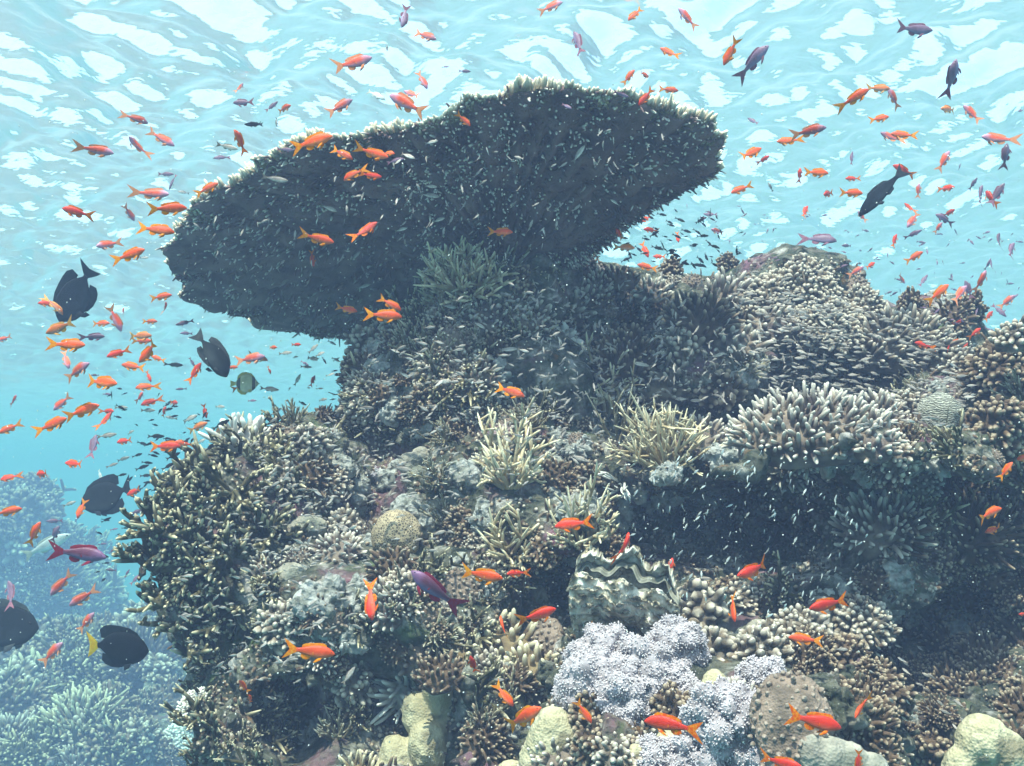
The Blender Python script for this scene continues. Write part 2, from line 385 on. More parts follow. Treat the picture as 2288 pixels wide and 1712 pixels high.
M['porites'] = coral_mat("lobe_coral", (0.56, 0.50, 0.34), (0.6, 0.6, 0.5), (0.34, 0.29, 0.18), (2, 3), 9, .9, 150, patch=((0.20, 0.17, 0.11), 11))
M['greylobe'] = coral_mat("grey_lobe_coral", (0.44, 0.40, 0.33), (0.6, 0.6, 0.5), (0.2, 0.18, 0.15), (2, 3), 14, .9, 150, patch=((0.16, 0.16, 0.13), 9))
M['crust'] = coral_mat("brown_crust_coral", (0.26, 0.19, 0.15), (0.34, 0.27, 0.22), (0.12, 0.09, 0.07), (.3, 1), 22, .8, 160)

# ---------------------------------------------------------------- coral builders; local z is up, sizes in metres
def hemi(n, rng, lo=0.0, full=False):
    k = np.arange(n) + .5; ph = k * 2.399963; z = (1 - (1 - lo) * k / n)
    r = np.sqrt(np.maximum(0, 1 - z * z)); p = np.stack([r * np.cos(ph), r * np.sin(ph), z], -1) + rng.normal(0, .25 / math.sqrt(n), (n, 3))
    return p / np.linalg.norm(p, axis=1, keepdims=True)
def dome(a, b, h, seed=0, amp=.12, n=26, sink=.35):
    u = np.linspace(0, 1, n); v = np.arange(2 * n) / (2 * n) * 2 * pi; U, V = np.meshgrid(u, v, indexing='ij')
    th = U * (pi / 2 + sink); x = np.sin(th) * np.cos(V); y = np.sin(th) * np.sin(V); z = np.cos(th)
    k = 1 + amp * fbm(x, y, z, 2.2, seed, 3)
    co = np.stack([x * a * k, y * b * k, z * h * k], -1).reshape(-1, 3); m = 2 * n
    i = np.arange(n - 1)[:, None] * m; j = np.arange(m)[None, :]; j2 = (j + 1) % m
    f = np.stack(np.broadcast_arrays(i + j, i + m + j, i + m + j2, i + j2), -1).reshape(-1, 4)
    return co, f, np.zeros(len(co))
def finger_bank(w, d, h, L, r, seed, lean=.35, jit=.22, tip=.8, dens=1.0, lo=.0, bend=.12):
    rng = np.random.RandomState(seed); a, b = w / 2, d / 2
    n = int(min(3000, max(30, dens * .62 * 2 * pi * ((a * b + a * h + b * h) / 3) / (r * r * 6.5))))
    p = hemi(n, rng, lo); nr = p / np.array([a, b, h]); nr /= np.linalg.norm(nr, axis=1, keepdims=True); nr[:, 2] += lean; nr /= np.linalg.norm(nr, axis=1, keepdims=True)
    k = 1 + .10 * fbm(p[:, 0], p[:, 1], p[:, 2], 2.5, seed + 3, 2)
    pos = p * np.array([a, b, h]) * k[:, None] * .93
    return merge([dome(a * .95, b * .95, h * .92, seed, .1), fingers(pos, nr, L * rng.uniform(.65, 1.25, n), r * rng.uniform(.8, 1.2, n), rng, 6, 7, bend, tip, jit)])
def staghorn(w, h, r, seed, n0=16, sub=(4, 3), up=.5, flat=1.0, curl=.35, blunt=.74):
    rng = np.random.RandomState(seed); parts = []
    d = hemi(n0, rng, .05); d[:, 2] += up; d[:, 1] *= flat; d /= np.linalg.norm(d, axis=1, keepdims=True)
    L = np.minimum(w * .5 / (np.hypot(d[:, 0], d[:, 1]) + .15), h) * rng.uniform(.7, 1.05, n0)
    base = np.stack([d[:, 0] * w * .12, d[:, 1] * w * .12, np.zeros(n0)], -1); lvl = [(base, d, L, np.full(n0, r))]
    for depth in range(len(sub) + 1):
        b0, dd, LL, rr = lvl[-1]; n = len(b0); K = 7; s = np.linspace(0, 1, K)
        wob = rng.normal(0, curl, (n, 3)); wob[:, 2] = np.abs(wob[:, 2]) * .9
        cen = b0[:, None] + dd[:, None] * (s[None, :, None] * LL[:, None, None]) + wob[:, None] * ((s ** 2)[None, :, None] * LL[:, None, None] * .5)
        rad = rr[:, None] * np.concatenate([np.linspace(1, blunt, K - 2), [blunt * .85, .25]])[None]
        cc, ff, tt = tubes(cen, rad, 6); tt = tt if depth == len(sub) else tt * .999; parts.append((cc, ff, tt))
        if depth == len(sub): break
        m = sub[depth]; nb, nd, nl, nr_ = [], [], [], []
        for q in range(m):
            f = rng.uniform(.3, .92, n); idx = np.clip((f * (K - 1)).astype(int), 1, K - 2); p0 = cen[np.arange(n), idx]
            t0 = cen[np.arange(n), idx + 1] - p0; t0 /= np.linalg.norm(t0, axis=1, keepdims=True) + 1e-9
            v = t0 + rng.normal(0, .6, (n, 3)); v[:, 2] += .25 * up; v /= np.linalg.norm(v, axis=1, keepdims=True)
            nb.append(p0); nd.append(v); nl.append(LL * rng.uniform(.35, .6, n)); nr_.append(rr * .82)
        lvl.append((np.concatenate(nb), np.concatenate(nd), np.concatenate(nl), np.concatenate(nr_)))
    return merge(parts)
def cauliflower(w, d, h, r, seed, dens=1.0, L=None):
    rng = np.random.RandomState(seed); a, b = w / 2, d / 2
    n = int(min(1400, max(30, dens * .72 * 2 * pi * ((a * b + a * h + b * h) / 3) / (r * r * 3.6))))
    p = hemi(n, rng, 0); k = 1 + .22 * fbm(p[:, 0], p[:, 1], p[:, 2], 2.2, seed, 2)
    pos = p * np.array([a, b, h]) * k[:, None] * .84; nr = p / np.array([a, b, h]); nr /= np.linalg.norm(nr, axis=1, keepdims=True)
    return merge([dome(a * .86, b * .86, h * .86, seed, .2), fingers(pos, nr, (L or r * 3) * rng.uniform(.7, 1.2, n), r * rng.uniform(.55, 1.25, n), rng, 6, 7, .22, 1.05, .42)])
def iso_blobs(bl, step, amp=.0, s=8., k=.02, seed=0, ridged=False, amp2=0, s2=40.):
    bl = np.array(bl, float); lo = (bl[:, :3] - bl[:, 3:6]).min(0) - .05 - amp; hi = (bl[:, :3] + bl[:, 3:6]).max(0) + .05 + amp
    def fn(X, Y, Z):
        D = None
        for b in bl:
            q = np.sqrt(((X - b[0]) / b[3]) ** 2 + ((Y - b[1]) / b[4]) ** 2 + ((Z - b[2]) / b[5]) ** 2); v = (q - 1) * min(b[3:6])
            if D is None: D = v
            else: hh = np.clip(.5 + .5 * (D - v) / k, 0, 1); D = D * (1 - hh) + v * hh - k * hh * (1 - hh)
        if amp: D = D + fbm(X, Y, Z, s, seed, 3, ridged) * amp
        if amp2: D = D + vnoise(X * s2, Y * s2, Z * s2, seed + 9) * amp2
        return D
    co, f = isosurface(lo, hi, step, fn); return co, f, np.zeros(len(co))
def soft_coral(w, d, h, seed, nb=34, pol=3400, pr=.0026):
    """a crowded bunch of round fuzzy heads with gaps between them"""
    rng = np.random.RandomState(seed); bl = [(0, 0, -h * .35, w * .30, d * .30, h * .8)]; m_ = min(w, h * 1.7)
    for q in hemi(nb, rng, .0):
        rr = rng.uniform(.085, .17) * m_; s_ = rng.uniform(.8, 1.12); bl.append((q[0] * w * .42 * s_, q[1] * d * .42 * s_, q[2] * h * .85 * s_ - h * .1, rr, rr, rr * rng.uniform(.85, 1.1)))
    co, f, t = iso_blobs(bl, max(w, d) / 64, .0025, 60, .004, seed)
    sel = np.where(co[:, 2] > -h * .4)[0]; me = mesh_np("tmp", co, f); nr = np.empty(len(co) * 3, np.float32); me.vertices.foreach_get("normal", nr); nr = nr.reshape(-1, 3); bpy.data.meshes.remove(me)
    ix = rng.choice(sel, min(pol, len(sel) * 2)); pos = co[ix] + rng.normal(0, w / 130, (len(ix), 3))
    return merge([(co, f, t), fingers(pos - nr[ix] * .002, nr[ix], pr * rng.uniform(1.4, 2.8, len(ix)), pr * rng.uniform(.5, .9, len(ix)), rng, 4, 5, .2, 1.2, .4)])

def frame_of(nrm, up=.8, yaw=0.0, toward=0.0):
    z = (Vector(nrm) * (1 - up) + Vector((0, 0, 1)) * up + Vector((0, -1, 0)) * toward).normalized()
    x = Vector((1, 0, 0)); x = (x - z * x.dot(z)).normalized(); y = z.cross(x)
    m = Matrix((x, y, z)).transposed().to_4x4(); return m @ Matrix.Rotation(yaw, 4, 'Z')
def W(px, d): return px * d / FP
def put(name, geo, mat, loc, rot, label, cat, group=None):
    co, f, t = geo; me = mesh_np(name, co, f, [M[mat]], True, {'t': t}); o = link(name, me)
    o.matrix_world = Matrix.Translation(loc) @ rot; tag(o, label, cat, group); return o
def dep(v): return v.dot(Vector((0, _cp, _sp)))

# ---------------------------------------------------------------- the big table coral
OUT = [(930,238),(1000,205),(1080,194),(1180,182),(1280,174),(1350,182),(1400,203),(1440,226),(1500,244),(1560,272),(1585,320),(1575,360),(1550,400),(1480,430),(1400,465),(1330,495),(1280,520),(1240,550),(1212,582),(1150,610),(1050,650),(900,700),(800,735),(735,748),(640,742),(560,725),(500,705),(450,690),(410,668),(380,645),(372,622),(352,600),(352,560),(372,520),(372,490),(395,460),(445,428),(482,398),(512,370),(540,335),(580,312),(620,300),(660,298),(700,292),(760,290),(820,272),(870,258),(900,250)]
def table_coral():
    rng = np.random.RandomState(2)
    A = P(1310, 195, 3.4); B = P(1240, 590, 4.6)
    sl_ = (B.z - A.z) / (B.y - A.y)
    pts = []
    for x, y in OUT:
        r_ = ray(x * 1.0344, y * 1.0344); t = (A.z - sl_ * A.y) / (r_.z - sl_ * r_.y); pts.append(r_ * t)
    C = P(1120, 520, 1); t = (A.z - sl_ * A.y) / (C.z - sl_ * C.y); C = C * t
    ex = Vector((1, 0, 0)); ey = Vector((0, 1, sl_)).normalized(); ez = ex.cross(ey)
    q = np.array([((p - C).dot(ex), (p - C).dot(ey)) for p in pts])
    ang = np.arctan2(q[:, 1], q[:, 0]); rad = np.hypot(q[:, 0], q[:, 1]); o_ = np.argsort(ang); ang, rad = ang[o_], rad[o_]
    def Rf(a):
        a = (np.asarray(a) + pi) % (2 * pi) - pi
        base = np.interp(a, ang, rad, period=2 * pi)
        return base * (1 + .012 * np.sin(a * 23 + 1 + 2 * np.sin(a * 3)) + .008 * np.sin(a * 41 + 3 * np.sin(a * 2)) + .008 * np.sin(a * 67 + 2)) - .03 - .085 * np.clip(-np.sin(a), 0, 1) ** .7 + .06 * np.clip(np.cos(a), 0, 1) ** 2
    NA, NS = 420, 46
    a = np.arange(NA) / NA * 2 * pi; s = np.linspace(0.01, 1, NS); SS, AA = np.meshgrid(s, a, indexing='ij'); RR = Rf(AA) * SS
    x = RR * np.cos(AA); y = RR * np.sin(AA)
    rise = lambda s_: .05 * s_ ** 3
    wob = lambda x_, y_: .02 * vnoise(x_ * 2.3, y_ * 2.3, x_ * 0, 7)
    top = wob(x, y) + rise(SS)
    th = (.035 + .20 * (1 - np.clip(np.hypot(x - .05, y - .1) / .75, 0, 1)) ** 2.2) * (1 - SS ** 8 * .6)
    rid = .022 * vnoise(AA * 22, RR * 3, RR * 0, 4) * (SS > .1) + .014 * fbm(x, y, x * 0, 16, 8, 3, True) * (1 - SS ** 12)
    bot = top - th + rid
    co = np.concatenate([np.stack([x, y, top], -1).reshape(-1, 3), np.stack([x, y, bot], -1).reshape(-1, 3)]); n0 = NS * NA
    i = np.arange(NS - 1)[:, None] * NA; j = np.arange(NA)[None, :]; j2 = (j + 1) % NA
    ft = np.stack(np.broadcast_arrays(i + j, i + NA + j, i + NA + j2, i + j2), -1).reshape(-1, 4); fb = ft[:, ::-1] + n0
    e = (NS - 1) * NA; jj = np.arange(NA); je = (jj + 1) % NA
    fe = np.stack([e + jj, e + n0 + jj, e + n0 + je, e + je], -1)
    F = np.concatenate([ft, fb, fe, np.array([[0, 100, 200, 300]]), np.array([[0, 100, 200, 300]])[:, ::-1] + n0])
    root = link("table_coral", None); m = Matrix((ex, ey, ez)).transposed().to_4x4(); m.translation = C; root.matrix_world = m
    tag(root, "huge dark flat-topped table coral with pale fringed rim overhanging the reef", "table coral")
    link("plate", mesh_np("plate", co, F, [M['plate']], True, {'t': np.zeros(len(co))}), root)
    def surf(a_, s_, side):
        r_ = Rf(a_) * s_; x_ = r_ * np.cos(a_); y_ = r_ * np.sin(a_); tp = wob(x_, y_) + rise(s_)
        if side < 0: tp = tp - (.035 + .20 * (1 - np.clip(np.hypot(x_ - .05, y_ - .1) / .75, 0, 1)) ** 2.2) * (1 - s_ ** 8 * .6)
        return np.stack([x_, y_, tp], -1)
    # fringe of the rim: fingers standing outward and up all round
    n = 6500; a_ = rng.rand(n) * 2 * pi; s_ = 1 - rng.rand(n) ** 1.3 * .09; p = surf(a_, s_, 1) - np.array([0, 0, .012])
    clump = vnoise(a_ * 9, s_ * 6, s_ * 0, 3)
    dr = np.stack([np.cos(a_), np.sin(a_), .95 + clump * .6 + rng.normal(0, .2, n)], -1); dr /= np.linalg.norm(dr, axis=1, keepdims=True)
    g = fingers(p, dr, rng.uniform(.020, .038, n) * (1 + .6 * clump), rng.uniform(.0055, .0085, n), rng, 5, 6, .12, .9, .16)
    link("rim_branches", mesh_np("rim_branches", g[0], g[1], [M['table_rim']], True, {'t': g[2]}), root)
    # branch tips hanging below the plate
    n = 8000; a_ = rng.rand(n) * 2 * pi; s_ = np.sqrt(rng.rand(n)) * .995; p = surf(a_, s_, -1)
    out = np.clip(s_, .3, 1)
    dr = np.stack([np.cos(a_) * out, np.sin(a_) * out, -.55 + rng.normal(0, .35, n)], -1); dr /= np.linalg.norm(dr, axis=1, keepdims=True)
    g = fingers(p + np.array([0, 0, .01]), dr, rng.uniform(.014, .038, n) * (.7 + .6 * s_ ** 2), rng.uniform(.0036, .0064, n), rng, 5, 5, .2, .8, .25)
    tv = g[2] * np.repeat((rng.rand(n) < .22 + .45 * s_ ** 3 + .5 * vnoise(p[:, 0] * 7, p[:, 1] * 7, p[:, 0] * 0, 12)), 25)
    link("hanging_branches", mesh_np("hanging_branches", g[0], g[1], [M['table_dark']], True, {'t': tv}), root)
    n = 2600; a_ = rng.rand(n) * 2 * pi; s_ = np.sqrt(rng.rand(n)) * .93; p = surf(a_, s_, 1)
    g = fingers(p - np.array([0, 0, .005]), np.tile([0, 0, 1.], (n, 1)), rng.uniform(.03, .055, n), rng.uniform(.006, .009, n), rng, 5, 5, .15, .8, .25)
    link("top_branches", mesh_np("top_branches", g[0], g[1], [M['table_rim']], True, {'t': g[2]}), root)
    # stalk
    g = iso_blobs([(.05, .12, -.25, .30, .24, .22), (.02, .15, -.45, .22, .2, .3), (.12, .1, -.7, .3, .3, .3)], .022, .035, 6, .06, 5, True)
    link("stalk", mesh_np("stalk", g[0], g[1], [M['rock']], True, {'t': g[2]}), root)
    return root, C, ex, ey, ez
TABLE = table_coral()
# ---------------------------------------------------------------- single colonies, each seated on the rock
KEEP = []
def colony(kind, px, py, w, seed, mat, label, cat, h=None, d=None, up=.75, toward=0.0, sink=.02, yaw=None, name=None, r=None, group=None, dist=None, **kw):
    """w, h in photograph pixels at the place where the colony stands; px, py its centre"""
    hh = h or w * .6; KEEP.append((px, py, w * .5, hh * .55))
    loc, nr = hit(px, min(py + hh * (.12 if kind in ("lobes", "soft") else .35), 1730))
    if dist and dist < 0: loc = P(px, py, min(-dist, dep(loc) if loc is not None else 9)); nr = Vector((0, -.6, .8)).normalized()
    elif loc is None or dist: loc = P(px, py + hh * .35, dist or 3.6); nr = Vector((0, -.6, .8)).normalized()
    D = dep(loc); wm = W(w, D); hm = W(hh, D); dm = (d or .85) * wm
    z = loc - nr * sink; rot = frame_of(nr, up, (seed * 1.7 if yaw is None else yaw), toward)
    if kind == 'bank': g = finger_bank(wm, dm, hm * .62, hm * kw.pop('lf', .42), W(r or 6, D), seed, **kw); nm = 'finger_coral'
    elif kind == 'stag': g = staghorn(wm, hm, W(r or 3.2, D), seed, **kw); nm = 'staghorn_coral'
    elif kind == 'antler': g = staghorn(wm, hm, W(r or 6, D), seed, **dict(dict(n0=13, sub=(4, 2), up=.3, curl=.5), **kw)); nm = 'antler_coral'
    elif kind == 'cauli': g = cauliflower(wm, dm, hm * .7, W(r or 6, D), seed, **kw); nm = 'cauliflower_coral'
    elif kind == 'soft': g = soft_coral(wm, dm, hm * .8, seed, **kw); nm = 'soft_coral'
    elif kind == 'lobes':
        bl = [(q[0] * wm, q[1] * wm, q[2] * wm, q[3] * wm, q[3] * wm, (q[4] if len(q) > 4 else q[3]) * wm) for q in kw.pop('bl')]
        g = iso_blobs(bl, wm / 60, wm * .020, 4.5 / wm, wm * kw.pop('k', .014), seed, amp2=wm * .012, s2=22 / wm); nm = 'lobe_coral'; rot = frame_of(nr, 1.0, yaw or 0, toward)
    elif kind == 'rock':
        rs = np.random.RandomState(seed); bl = [(0, 0, 0, wm * .36, dm * .36, hm * .42)] + [(q[0] * wm * .3, q[1] * dm * .3, q[2] * hm * .3, *([wm * rs.uniform(.12, .24)] * 3)) for q in hemi(7, rs, -.2)]
        g = iso_blobs(bl, wm / 48, wm * .05, 5.5 / wm, wm * .04, seed, True, wm * .012, 30 / wm); nm = 'rock_lump'
    return put(name or nm, g, mat, z, rot, label, cat, group)
C_ = colony
# white-tipped finger bank on the right-hand shelf
C_('bank', 1810, 925, 340, 11, 'finger', "wide bank of stubby white-tipped finger coral on the shelf right of the reef centre", "coral", h=135, d=.6, r=5.4, lf=.30, up=.8, toward=.35, yaw=0, dens=1.2, jit=.3)
C_('bank', 1950, 985, 110, 12, 'finger', "small tan finger coral at the right end of the white-tipped bank", "coral", h=60, r=6, toward=.3)
C_('bank', 1110, 1425, 250, 13, 'cream', "cream-tipped stubby finger coral table in the lower centre above a dark hollow", "coral", h=120, d=.7, r=8.5, lf=.32, up=.7, toward=.45, yaw=0, jit=.25)
C_('bank', 1190, 1470, 120, 14, 'cream', "lower clump of cream finger coral beside the orange fish below the clam", "coral", h=80, r=7, toward=.4)
C_('bank', 2000, 735, 240, 15, 'cauli', "finger coral slope with pale tips falling along the right skyline", "coral", h=120, d=.5, r=5.5, lf=.3, up=.6, toward=.3, yaw=.35, dens=1.3, dist=4.3)
C_('bank', 2085, 760, 110, 16, 'cauli', "pale-tipped finger coral at the right foot of the skyline slope", "coral", h=85, r=5, toward=.3, dist=4.3)
C_('bank', 1265, 655, 140, 17, 'finger', "pinkish finger coral with pale tips on the ridge under the table coral's right edge", "coral", h=75, r=6, toward=.3)
C_('bank', 1380, 612, 90, 18, 'brownf', "small brown finger coral topping the ridge under the open blue gap", "coral", h=50, r=5, dist=4.4)
C_('bank', 1455, 640, 80, 19, 'finger', "small pale finger coral on the ridge left of the pointed rock", "coral", h=50, r=5, dist=4.4)
C_('bank', 1560, 690, 130, 20, 'brownf', "brown finger coral left of the cauliflower coral head", "coral", h=90, r=5.5, toward=.3)
C_('bank', 1620, 650, 110, 21, 'finger', "tan finger coral against the left side of the cauliflower coral head", "coral", h=80, r=5.5, toward=.3)
C_('bank', 1640, 745, 120, 22, 'finger', "tan knobby finger coral below the cauliflower coral head", "coral", h=70, r=6.5, toward=.4)
C_('bank', 1730, 715, 110, 23, 'finger', "small finger coral with cream tips just above the white rugged rock", "coral", h=60, r=6.5, toward=.4)
C_('bank', 1955, 1150, 150, 24, 'finger', "dim grey-tipped finger coral in the brownish hollow at right", "coral", h=105, r=5, lf=.45, toward=.5)
C_('bank', 2120, 1060, 230, 25, 'brownf', "dark finger coral field with bright dot tips below the grey brain coral", "coral", h=110, d=.6, r=5, lf=.4, toward=.4, yaw=0, tip=.7)
C_('bank', 2180, 1170, 150, 26, 'brownf', "dark finger coral pillars near the right edge beside two orange fish", "coral", h=110, r=5, lf=.5, toward=.4)
C_('bank', 2020, 1170, 70, 27, 'brownf', "narrow column of dark coral with pale dot tips in the right hollow", "coral", h=120, r=5, toward=.4)
C_('bank', 545, 955, 120, 28, 'white', "small bright white finger coral on the left shoulder of the reef", "coral", h=75, r=6.5, lf=.5, up=.7)
C_('bank', 1560, 955, 120, 29, 'finger', "small tan finger coral left of the white-tipped bank", "coral", h=70, r=5.5, toward=.3)
C_('bank', 1250, 1700, 120, 30, 'cream', "pale green-cream branching coral cut by the bottom edge beside the yellow egg lobe", "coral", h=60, r=6, toward=.3)
C_('bank', 815, 1712, 110, 31, 'cream', "cream branch tips rising at the bottom edge in the left half", "coral", h=50, r=4.5, lf=.6)
C_('bank', 900, 1520, 90, 32, 'white', "tan fan coral edged with white beads left of the dark hollow", "coral", h=100, r=5, lf=.5, up=.4, toward=.3)
C_('bank', 935, 1440, 90, 33, 'crust', "rough brown column coral below the violet fish", "coral", h=120, r=6, lf=.15, toward=.5)
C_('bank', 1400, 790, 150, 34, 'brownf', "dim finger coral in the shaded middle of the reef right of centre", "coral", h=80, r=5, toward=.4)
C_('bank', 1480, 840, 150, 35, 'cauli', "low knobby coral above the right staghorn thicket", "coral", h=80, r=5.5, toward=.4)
# staghorn thickets
C_('stag', 1145, 1035, 170, 41, 'stag', "upright tan staghorn coral bush in the middle of the reef", "coral", h=165, r=5.2, n0=26, sub=(3, 2), up=1.1, curl=.25)
C_('stag', 1140, 1195, 130, 42, 'stag', "sparse tan staghorn coral just right of the brown brain coral", "coral", h=130, r=5.2, n0=16, sub=(3, 2), up=.5, toward=.4)
C_('stag', 1300, 1165, 150, 43, 'stag', "bright cream staghorn coral directly above the giant clam", "coral", h=150, r=4.6, n0=20, sub=(3, 2), up=.7, toward=.3)
C_('stag', 1345, 875, 150, 44, 'stag', "tan staghorn coral trailing down to the right from the reef centre", "coral", h=130, r=4.4, n0=18, sub=(3, 2), up=.7, toward=.2)
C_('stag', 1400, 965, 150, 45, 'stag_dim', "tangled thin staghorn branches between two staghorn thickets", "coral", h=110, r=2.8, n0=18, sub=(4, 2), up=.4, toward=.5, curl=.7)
C_('stag', 1480, 990, 210, 46, 'stag', "broad dense staghorn thicket left of the dark overhang", "coral", h=150, r=4.0, n0=34, sub=(3, 2), up=.7, toward=.2)
C_('stag', 1380, 1065, 110, 47, 'white', "few bare white staghorn twigs below the thicket", "coral", h=60, r=3.4, n0=7, sub=(2, 1), up=.1, toward=.5)
C_('stag', 1040, 610, 200, 48, 'stag', "tan finger-branched coral clump under the middle of the table coral", "coral", h=110, r=4.6, n0=26, sub=(4, 2), up=.6, toward=.3)
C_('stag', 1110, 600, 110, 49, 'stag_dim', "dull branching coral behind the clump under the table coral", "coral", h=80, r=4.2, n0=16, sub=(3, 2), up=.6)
C_('stag', 980, 655, 110, 50, 'stag', "small pale-tipped branch coral left of the clump under the table coral", "coral", h=70, r=4, n0=13, sub=(3, 2), up=.3, toward=.4)
C_('stag', 960, 1545, 130, 51, 'stag_dim', "dark olive twig coral behind the smooth yellow lobes", "coral", h=80, r=4, n0=14, sub=(3, 1), up=.8)
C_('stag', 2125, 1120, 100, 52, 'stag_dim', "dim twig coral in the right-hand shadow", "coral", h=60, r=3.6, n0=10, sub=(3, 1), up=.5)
# antler corals down the left edge
AN = [(440,1055,130,120,"uppermost of the stubby antler corals fringing the left side of the reef"),(385,1105,120,100,"olive antler coral with cream tips below the topmost one on the left fringe"),
      (345,1150,110,95,"cream-tipped antler coral reaching furthest out to the left into open water"),(350,1225,120,110,"antler coral with forked pale tips low on the left fringe"),
      (400,1185,140,110,"olive antler coral clump behind the forked tips of the left fringe"),(455,1165,150,110,"dense olive antler coral inside the left shoulder of the reef"),
      (425,1270,150,110,"shaggy antler coral at the foot of the left fringe"),(365,1310,110,80,"lowest antler coral of the left fringe beside the black yellow-tailed fish"),
      (500,1240,150,110,"olive antler coral mass between fringe and shaded wall"),(420,1370,150,100,"pale-tipped antler coral right of the black yellow-tailed fish"),
      (520,1340,140,90,"dull antler coral above the dark left wall"),(520,1080,150,110,"antler coral below the bright white finger coral"),(600,1160,140,90,"small antler coral patch in the shaded left shoulder"),
      (610,1010,140,80,"dark antler coral behind the white finger coral"),(470,1440,130,90,"hazy antler coral low beside the dark left wall")]
for k, (x, y, w_, h_, lb) in enumerate(AN):
    C_('antler', x, y, w_ * 1.1, 60 + k, 'antler', lb, "coral", h=h_ * .9, r=7.6, up=.5, toward=.25, n0=9, sub=(4, 2), blunt=.85, group="antler corals on the left side of the reef", dist=(3.35 if x < 400 else None))
# cauliflower and knobby heads
C_('cauli', 1790, 615, 210, 81, 'cauli', "large grey cauliflower coral head crowning the right skyline", "coral", h=130, d=.8, r=4.6, dist=4.45)
C_('cauli', 1710, 650, 140, 82, 'cauli', "left lobe of the cauliflower coral heads on the right skyline", "coral", h=110, r=4.6, dist=4.4)
C_('cauli', 1920, 665, 110, 83, 'cauli', "smaller cauliflower coral just right of the large skyline head", "coral", h=80, r=4.2, dist=4.4)
C_('cauli', 1850, 700, 200, 84, 'cauli', "dark-based cauliflower coral below the large skyline head", "coral", h=90, r=4.4, toward=.4)
C_('cauli', 2235, 800, 170, 85, 'brownf', "dark knobby coral head on the right edge outcrop", "coral", h=150, r=6, toward=.4)
C_('cauli', 2270, 735, 90, 86, 'cauli', "pinkish knob at the top of the right edge outcrop", "coral", h=70, r=6, dist=3.4)
C_('cauli', 2225, 930, 170, 87, 'brownf', "dark knobby coral with lit knobs under the right edge outcrop", "coral", h=140, r=6, toward=.5)
C_('cauli', 1555, 1335, 130, 88, 'cauli', "grey knobby column coral just right of the giant clam", "coral", h=120, r=11, toward=.3, L=.03)
C_('cauli', 1600, 1425, 110, 89, 'cauli', "knobby coral stub above the lilac soft coral's right side", "coral", h=90, r=10, toward=.3)
C_('cauli', 1690, 1430, 130, 90, 'cauli', "grey pitted coral lump right of the knobby column", "coral", h=110, r=8, toward=.4)
C_('cauli', 1690, 985, 80, 91, 'white', "cluster of white ball knobs on the lip of the dark overhang", "coral", h=50, r=11, toward=.5)
C_('cauli', 1245, 760, 110, 92, 'white', "wrinkled pale pink coral in the shade right of the reef centre", "coral", h=60, r=8, toward=.5)
C_('cauli', 1215, 810, 80, 93, 'cauli', "greenish pale knobs above the single orange fish in the middle", "coral", h=60, r=8, toward=.5)
C_('cauli', 1240, 870, 80, 94, 'cauli', "pale mossy knobs right of the single orange fish in the middle", "coral", h=60, r=8, toward=.5)
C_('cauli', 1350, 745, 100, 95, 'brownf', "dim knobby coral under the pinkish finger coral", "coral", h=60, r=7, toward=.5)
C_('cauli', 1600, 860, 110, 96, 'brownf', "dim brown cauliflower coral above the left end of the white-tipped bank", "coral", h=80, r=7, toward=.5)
C_('cauli', 1790, 1390, 150, 97, 'cauli', "rough speckled coral mound right of the small orange fish pair", "coral", h=90, r=6, toward=.5)
C_('cauli', 1930, 1370, 150, 98, 'cauli', "broken pale coral lump in the lower right shadow", "coral", h=80, r=6, toward=.5)
# lilac soft corals
SO = [(1345,1478,165,105,"lilac soft coral mound directly below the giant clam"),(1330,1530,150,110,"left lower lobe of the lilac soft coral"),(1430,1500,150,110,"bright middle lobe of the lilac soft coral"),
      (1500,1450,140,100,"upper right lobe of the lilac soft coral"),(1520,1540,90,70,"small lilac soft coral against the yellow egg lobe"),(1400,1560,130,90,"shaded lower lobe of the lilac soft coral"),
      (1620,1610,160,140,"fluffy lilac soft coral right of the large orange fish"),(1600,1690,200,110,"lilac soft coral filling the bottom edge right of centre"),(1480,1700,130,60,"low lilac soft coral at the bottom edge"),
      (1760,1690,170,100,"lilac soft coral in front of the red fish at the bottom edge"),(1700,1520,100,80,"pale purple soft coral behind the grey pitted lump")]
for k, (x, y, w_, h_, lb) in enumerate(SO):
    C_('soft', x, y, w_ * 1.15, 110 + k, 'lilac', lb, "soft coral", h=h_ * 1.15, toward=.5, sink=-.005, group="lilac soft corals in the foreground")
C_('soft', 1180, 712, 36, 126, 'lilac', "single small lilac ball coral in the shade under the table coral", "soft coral", h=30, toward=.4, nb=5, pol=700)
C_('soft', 845, 1050, 40, 127, 'lilac', "tiny lilac soft coral among pale rubble left of centre", "soft coral", h=34, toward=.4, nb=6, pol=700)
# smooth lobed corals
L1 = [(0,0,-.3,.25,.5),(-.22,-.05,-.1,.17,.24),(.05,-.12,.05,.19,.22),(-.05,.05,.28,.17,.2),(.12,.0,.48,.14,.2),(.2,.1,.3,.17,.25),(-.32,-.1,-.35,.2,.3),(-.05,-.2,-.3,.22,.2),(.22,-.1,-.3,.2,.34)]
C_('lobes', 940, 1640, 260, 130, 'porites', "cluster of smooth yellowish lobes stacked at the bottom left of centre", "lobe coral", h=220, bl=L1, toward=.1)
C_('lobes', 1225, 1650, 185, 131, 'porites', "tall smooth egg-shaped coral lobe at the bottom centre", "lobe coral", h=170, bl=[(0,0,.1,.30,.42),(.14,.02,-.15,.28,.38),(-.2,0,-.2,.2,.4)], k=.06)
C_('lobes', 1135, 1705, 80, 132, 'porites', "small yellow lobe cut by the bottom edge left of the egg-shaped lobe", "lobe coral", h=60, bl=[(0,0,0,.4,.35)])
